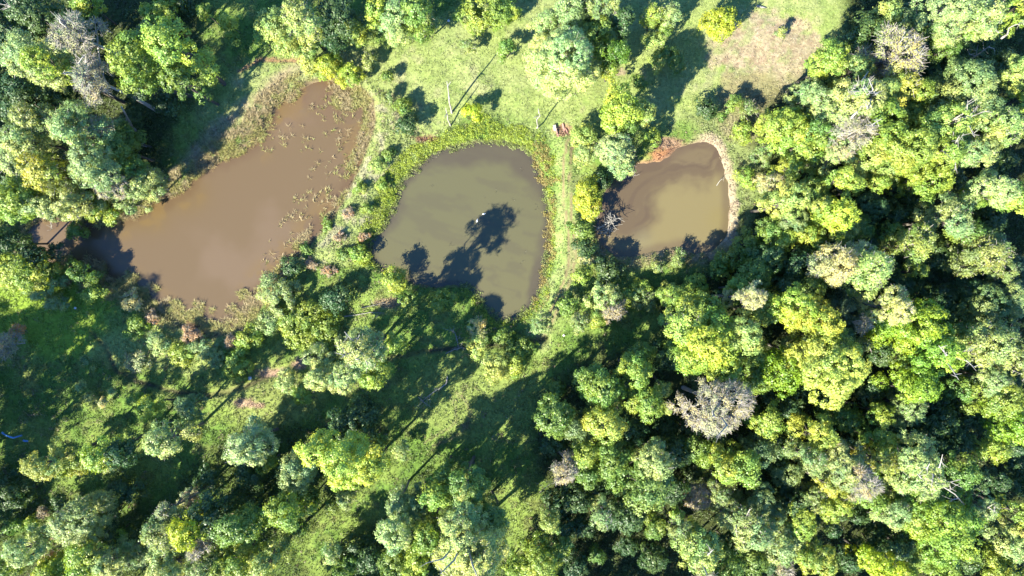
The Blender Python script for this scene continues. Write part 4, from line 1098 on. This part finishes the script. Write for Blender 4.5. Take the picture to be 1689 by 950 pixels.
# trees just outside the frame whose shade reaches into it
OUT = [(-125,640),(-130,720),(-120,790),(-190,640),(-125,860),(-125,930),(-135,465),(40,1035),(150,1045),(260,1040),(480,1045),(560,1055),(640,1045),(900,1055),(1000,1045),(1080,1050),(1200,1045),(1330,1045),(1450,1050),(1580,1045),(1700,990),(-125,120),(-125,220),(-120,20),(-125,340),(1800,80),(1805,250),(1800,420),(1805,600),(1800,800)]
TALL = [(-190,690),(-195,780),(-185,860),(-230,730)]
for i, (x, y) in enumerate(TALL):
    tree(x, y, 52, 15, 'green', 'broadleaf tree of the wood standing just beyond the edge of the photo', name='tree', group='trees just beyond the edge of the photo', seed=6000 + i)
for i, (x, y) in enumerate(OUT):
    tree(x, y, 40 + (i * 7) % 14, 8 + (i * 5) % 5, ['green', 'lime', 'deep', 'sage'][i % 4], 'broadleaf tree of the wood standing just beyond the edge of the photo', name='tree', group='trees just beyond the edge of the photo', seed=5000 + i)

# ------------------------------------------------------------------ bare poles, logs, dead wood
def thing1(o, label, cat, group=None):
    o['label'] = label; o['category'] = cat
    if group: o['group'] = group
    return o
def at(px, py, z=0.0, dz=None):
    if dz is not None:
        z = float(ground_height(np.array([float(px)]), np.array([float(py)]))[0]) + dz
    a = W(px, py, z); return np.array([float(a[0]), float(a[1]), z])
def empty(name, loc, label, cat):
    r = bpy.data.objects.new(name, None); C.objects.link(r); r.location = loc; r.empty_display_size = .3; return thing1(r, label, cat)
def pole(b, t, h, r0, label, stubs, seed):
    rng = np.random.default_rng(seed); B = at(b[0], b[1], 0); T = at(t[0], t[1], h); root = empty('bare_pole', B, label, 'dead trunk')
    P = [np.array([0, 0, -.3])] + [(T - B) * k + rng.normal(0, .06, 3) * [1, 1, 0] for k in (.15, .35, .55, .75)] + [T - B]
    mb = MB(); mb.add(tube(P, [r0 * 1.3, r0, r0 * .9, r0 * .8, r0 * .65, r0 * .35], 8)); mb.build('trunk', M_TWIGP, root)
    for k in stubs:
        s = (T - B) * k; e = s + rdir(1, rng, .1)[0] * rng.uniform(.5, .9); m2 = MB(); m2.tube([s, (s + e) / 2 + [0, 0, .1], e], [.07, .05, .025], 6); m2.build('branch_stub', M_TWIGP, root)
pole((745,188), (737,134), 6.4, .1, 'taller bare white trunk standing in the pasture above the round pond', (.6, .85), 1)
pole((743,208), (735,178), 4.0, .09, 'shorter bare white trunk just below the taller one by the round pond', (.7,), 2)
pole((885,211), (889,184), 4.8, .075, 'single bare trunk with twiggy top at the upper right of the round pond', (.75, .9, .96), 3)
pole((222,216), (200,176), 8.5, .17, 'leaning white dead trunk at the foot of the grey dry tree', (.6,), 4)

def dead_branch(name, path, r0, side, label, seed, zoff=.12, mat=None):
    rng = np.random.default_rng(seed); pts = [at(x, y, dz=zoff) if len(p) == 2 else at(x, y, p[2]) for p in path for x, y in [p[:2]]]
    root = empty(name, pts[0] * [1, 1, 0], label, name.replace('_', ' ')); o = root.location; o = np.array(o)
    mb = MB(); n = len(pts); mb.add(tube([p - o for p in pts], [r0 * (1 - .7 * i / (n - 1)) for i in range(n)], 7)); mb.build('bough', mat or M_TWIGP, root)
    mb = MB()
    for i in range(side):
        k = rng.uniform(.25, 1) * (n - 1.001); j = int(k); s = pts[j] * (1 - k + j) + pts[j + 1] * (k - j) - o
        d = rdir(1, rng, 0.0)[0]; d[2] *= .4; e = s + d * rng.uniform(.5, 1.5); q = (s + e) / 2 + rng.normal(0, .1, 3)
        mb.tube([s, q, e], [r0 * .38, r0 * .25, .015], 5)
        for _ in range(2):
            e2 = q + rng.normal(0, .35, 3) * [1, 1, .5]; mb.tube([q, e2], [r0 * .2, .012], 4)
    if side: mb.build('twigs', mat or M_TWIGP, root)
dead_branch('fallen_branch', [(738,621),(736,633),(728,639),(716,646),(706,654),(698,660)], .1, 5, 'bent white fallen branch on the shadow edge in the lower clearing', 5)
dead_branch('fallen_branch', [(756,573),(754,560),(750,548),(746,545)], .06, 7, 'white forked branch lying in shade below the round pond', 6)
dead_branch('fallen_branch', [(735,583),(748,577),(762,573),(775,578)], .07, 5, 'thin dead branch lying by the stream under the forked one', 7)
dead_branch('fallen_branch', [(690,655),(700,664),(712,672)], .06, 8, 'brushy dead branch beside the bent white one', 8)
dead_branch('fallen_branch', [(568,522),(590,519),(612,515),(634,516)], .07, 3, 'long pale log lying in the shade between brown and round ponds', 9)
dead_branch('fallen_branch', [(595,508),(620,503),(640,496)], .06, 3, 'shorter pale log just above the long pale log', 10)
dead_branch('fallen_branch', [(990,508),(1000,517),(1008,528)], .09, 6, 'pale dead branch in the bushes above the forest shadow', 11)
dead_branch('fallen_branch', [(1235,645),(1245,655)], .08, 4, 'small dead branch next to the grey leafless tree', 12)
dead_branch('fallen_branch', [(890,812,1.2),(905,800,2.4),(915,792,3.2)], .05, 5, 'thin bare branch reaching into the shadow from the small grey twiggy tree', 13)
dead_branch('log', [(1187,842,7.0),(1200,843,7.1),(1219,845,7.4)], .13, 1, 'white dead bough lying across the olive crown in the lower wood', 14)
dead_branch('dead_tree', [(1580,112,3.5),(1600,98,5.5),(1618,86,7.5),(1632,76,9)], .13, 4, 'grey leaning bare trunk across the dark gap, top right', 15)
dead_branch('dead_tree', [(1652,63,9),(1662,56,10.5),(1664,46,11.5),(1674,41,12.4),(1689,38,13)], .11, 4, 'white crooked bare branch in front of the dark gap at the top right edge', 16)
dead_branch('dead_tree', [(1500,770,12.6),(1516,778,12.8),(1528,790,12.6),(1545,796,12.8),(1575,815,12.9),(1590,832,12.4)], .11, 6, 'curved white bough running right from the silvery tree, lower right', 17)
dead_branch('dead_tree', [(1395,205,12),(1408,190,13.2),(1420,176,13.8),(1434,166,14)], .15, 9, 'thick bleached bough among the white branches at the forest edge', 18)
dead_branch('dead_tree', [(1393,166,12.8),(1402,152,13.6),(1418,138,14),(1432,118,13.6)], .14, 9, 'upper bleached bough pointing to the orange-flecked tree', 19)
dead_branch('dead_tree', [(570,2,6),(5,16,8)][1:] + [(18,10,8.5),(30,20,8)], .1, 8, 'bare whitish branches in the top left corner', 20)
dead_branch('fallen_branch', [(88,358,.6),(84,368,.4),(86,378,-.1)], .07, 4, 'thin white branch dipping into the dark corner of the brown pond', 21)
dead_branch('fallen_branch', [(95,340,.8),(112,355,.3),(133,365,-.2)], .09, 3, 'white branch sloping into the brown pond from the overhanging tree', 22)
dead_branch('stick', [(1182,306,-.45),(1186,300,.1),(1192,293,.6)], .05, 1, 'thin stick poking out of the small pond near its right shore', 23)
dead_branch('fallen_branch', [(1040,272,.2),(1042,283,0),(1045,293,-.35)], .05, 4, 'curved twig hanging into the small pond from its upper left bank', 24)
dead_branch('dead_shrub', [(985,378,.1),(995,372,.8),(1006,366,1.2),(1016,360,1.0)], .09, 22, 'bleached leafless shrub leaning over the left shore of the small pond', 25)
dead_branch('dead_shrub', [(985,385,.1),(996,384,.5),(1008,376,.7)], .07, 16, 'lower bare brush pile beside the bleached leafless shrub', 26)
dead_branch('log', [(1248,10),(1258,12),(1264,13)], .16, 0, 'short white log lying on the grass above the bare pink patch', 27)

# boards and block on the red earth by the round pond
def block(name, c, size, rz, mat, label, cat, bev=.03, z=.12):
    import bmesh
    bm = bmesh.new(); bmesh.ops.create_cube(bm, size=1)
    for v in bm.verts: v.co.x *= size[0]; v.co.y *= size[1] * (1 + .15 * v.co.x / size[0]); v.co.z *= size[2]
    bmesh.ops.bevel(bm, geom=bm.edges[:], offset=bev, segments=2, affect='EDGES')
    bmesh.ops.subdivide_edges(bm, edges=[e for e in bm.edges if e.calc_length() > .3], cuts=2)
    r = np.random.default_rng(int(c[0]))
    for v in bm.verts: v.co += Vector(r.normal(0, .012, 3))
    me = bpy.data.meshes.new(name); bm.to_mesh(me); bm.free(); me.materials.append(mat)
    o = bpy.data.objects.new(name, me); C.objects.link(o); o.location = at(c[0], c[1], dz=z); o.rotation_euler = (.05, .04, rz); return thing1(o, label, cat)
M_REDWOOD = bark_mat('weathered_red_wood', (.22, .10, .075), (.36, .2, .16), 4)
block('stone_slab', (915,211), (.36, .72, .16), rad(12), bark_mat('pale_stone', (.26, .2, .17), (.4, .33, .29), 3), 'pale stone slab on red earth at the upper right of the round pond', 'slab')
block('wooden_plank', (919,220), (.16, .8, .08), rad(18), M_REDWOOD, 'short reddish plank just below the pale slab', 'plank', .015, .08)
block('wooden_plank', (930,213), (.2, 1.35, .1), rad(14), M_REDWOOD, 'long reddish plank right of the pale slab on red earth', 'plank', .015, .08)
block('wooden_plank', (935,217), (.13, .8, .08), rad(24), M_REDWOOD, 'narrow reddish plank rightmost beside the long one', 'plank', .015, .08)

# small stones, birds on the water, blue sheet
def stone(x, y, s, mat, label, z=.03, seed=0):
    import bmesh
    bm = bmesh.new(); bmesh.ops.create_icosphere(bm, subdivisions=2, radius=s); r = np.random.default_rng(seed)
    for v in bm.verts: v.co *= 1 + r.normal(0, .1); v.co.z *= .6
    me = bpy.data.meshes.new('stone'); bm.to_mesh(me); bm.free(); me.materials.append(mat)
    o = bpy.data.objects.new('stone', me); C.objects.link(o); o.location = at(x, y, dz=z); thing1(o, label, 'stone')
M_WH = bark_mat('white_stone', (.3, .3, .31), (.45, .45, .45), 4)
stone(412, 624, .22, M_WH, 'bright white stone in the shaded stream bed', .15, 1)
stone(930, 553, .14, M_WH, 'whitish stone beside the lower end of the dike track', .1, 2)
stone(740, 34, .15, M_WH, 'small pale stone in the pasture near the top edge', .05, 3)
stone(124, 508, .14, M_WH, 'tiny white stone in the bright herbs at the left', .3, 4)
mbird, _, Nn, Ll, Pp = newmat('white_feathers'); Pp.inputs['Base Color'].default_value = (.8, .79, .75, 1); Pp.inputs['Roughness'].default_value = .7
no = Nn.new('ShaderNodeTexNoise'); no.inputs['Scale'].default_value = 20; bb = Nn.new('ShaderNodeBump'); bb.inputs['Strength'].default_value = .3; Ll.new(no.outputs[0], bb.inputs['Height']); Ll.new(bb.outputs[0], Pp.inputs['Normal'])
mbeak, *_r = newmat('orange_bill'); _r[-1].inputs['Base Color'].default_value = (.6, .28, .04, 1)
def bird(x, y, rz, label):
    P = [(-.34,0,.10),(-.28,0,.10),(-.18,0,.08),(-.05,0,.07),(.08,0,.08),(.17,0,.12),(.21,0,.20),(.235,0,.29),(.265,0,.335),(.31,0,.335),(.34,0,.325)]
    R = [.01,.05,.11,.14,.12,.075,.042,.036,.05,.045,.012]
    V, F = tube(P, R, 12); o = mesh_np('bird', V, F, mbird, smooth=True); o.scale = (.65, .65, .65); o.location = at(x, y, WZ); o.location.z = WZ; o.rotation_euler = (0, 0, rz); thing1(o, label, 'bird')
    V, F = tube([(.335,0,.325),(.37,0,.32),(.405,0,.315)], [.018,.014,.008], 8); mesh_np('bill', V, F, mbeak, parent=o, smooth=True)
bird(787, 364, rad(70), 'white water bird in the tip of the tree shadow, left of two')
bird(798, 353, rad(20), 'smaller-looking white water bird at the very tip of the tree shadow')
mblue, _, Nn, Ll, Pp = newmat('blue_plastic'); Pp.inputs['Base Color'].default_value = (.12, .3, .6, 1); Pp.inputs['Roughness'].default_value = .35
nb = Nn.new('ShaderNodeTexNoise'); nb.inputs['Scale'].default_value = 8; bb = Nn.new('ShaderNodeBump'); bb.inputs['Strength'].default_value = .5; Ll.new(nb.outputs[0], bb.inputs['Height']); Ll.new(bb.outputs[0], Pp.inputs['Normal'])
def sheet(path, w, label, seed):
    rng = np.random.default_rng(seed); V = []; F = []; m_ = 6
    for i, (x, y) in enumerate(path):
        p = at(x, y, dz=.45)
        for k in range(m_): V.append(p + [0, (k / (m_ - 1) - .5) * w * (1 - .5 * abs(i / (len(path) - 1) - .5)), .12 * math.sin(i * 2 + k * 1.3) + rng.normal(0, .03)])
    n = len(path)
    for i in range(n - 1):
        for k in range(m_ - 1): a = i * m_ + k; F.append((a, a + m_, a + m_ + 1, a + 1))
    o = mesh_np('plastic_sheet', np.array(V), np.array(F), mblue, smooth=True); md = o.modifiers.new('thickness', 'SOLIDIFY'); md.thickness = .02; thing1(o, label, 'plastic sheet')
sheet([(3,713),(9,717),(15,721),(22,722),(29,720),(36,718)], .2, 'bright blue plastic strip on the shaded grass at the left edge', 1)
sheet([(38,726),(42,727),(46,728)], .2, 'tiny blue plastic scrap beside the longer blue strip', 2)
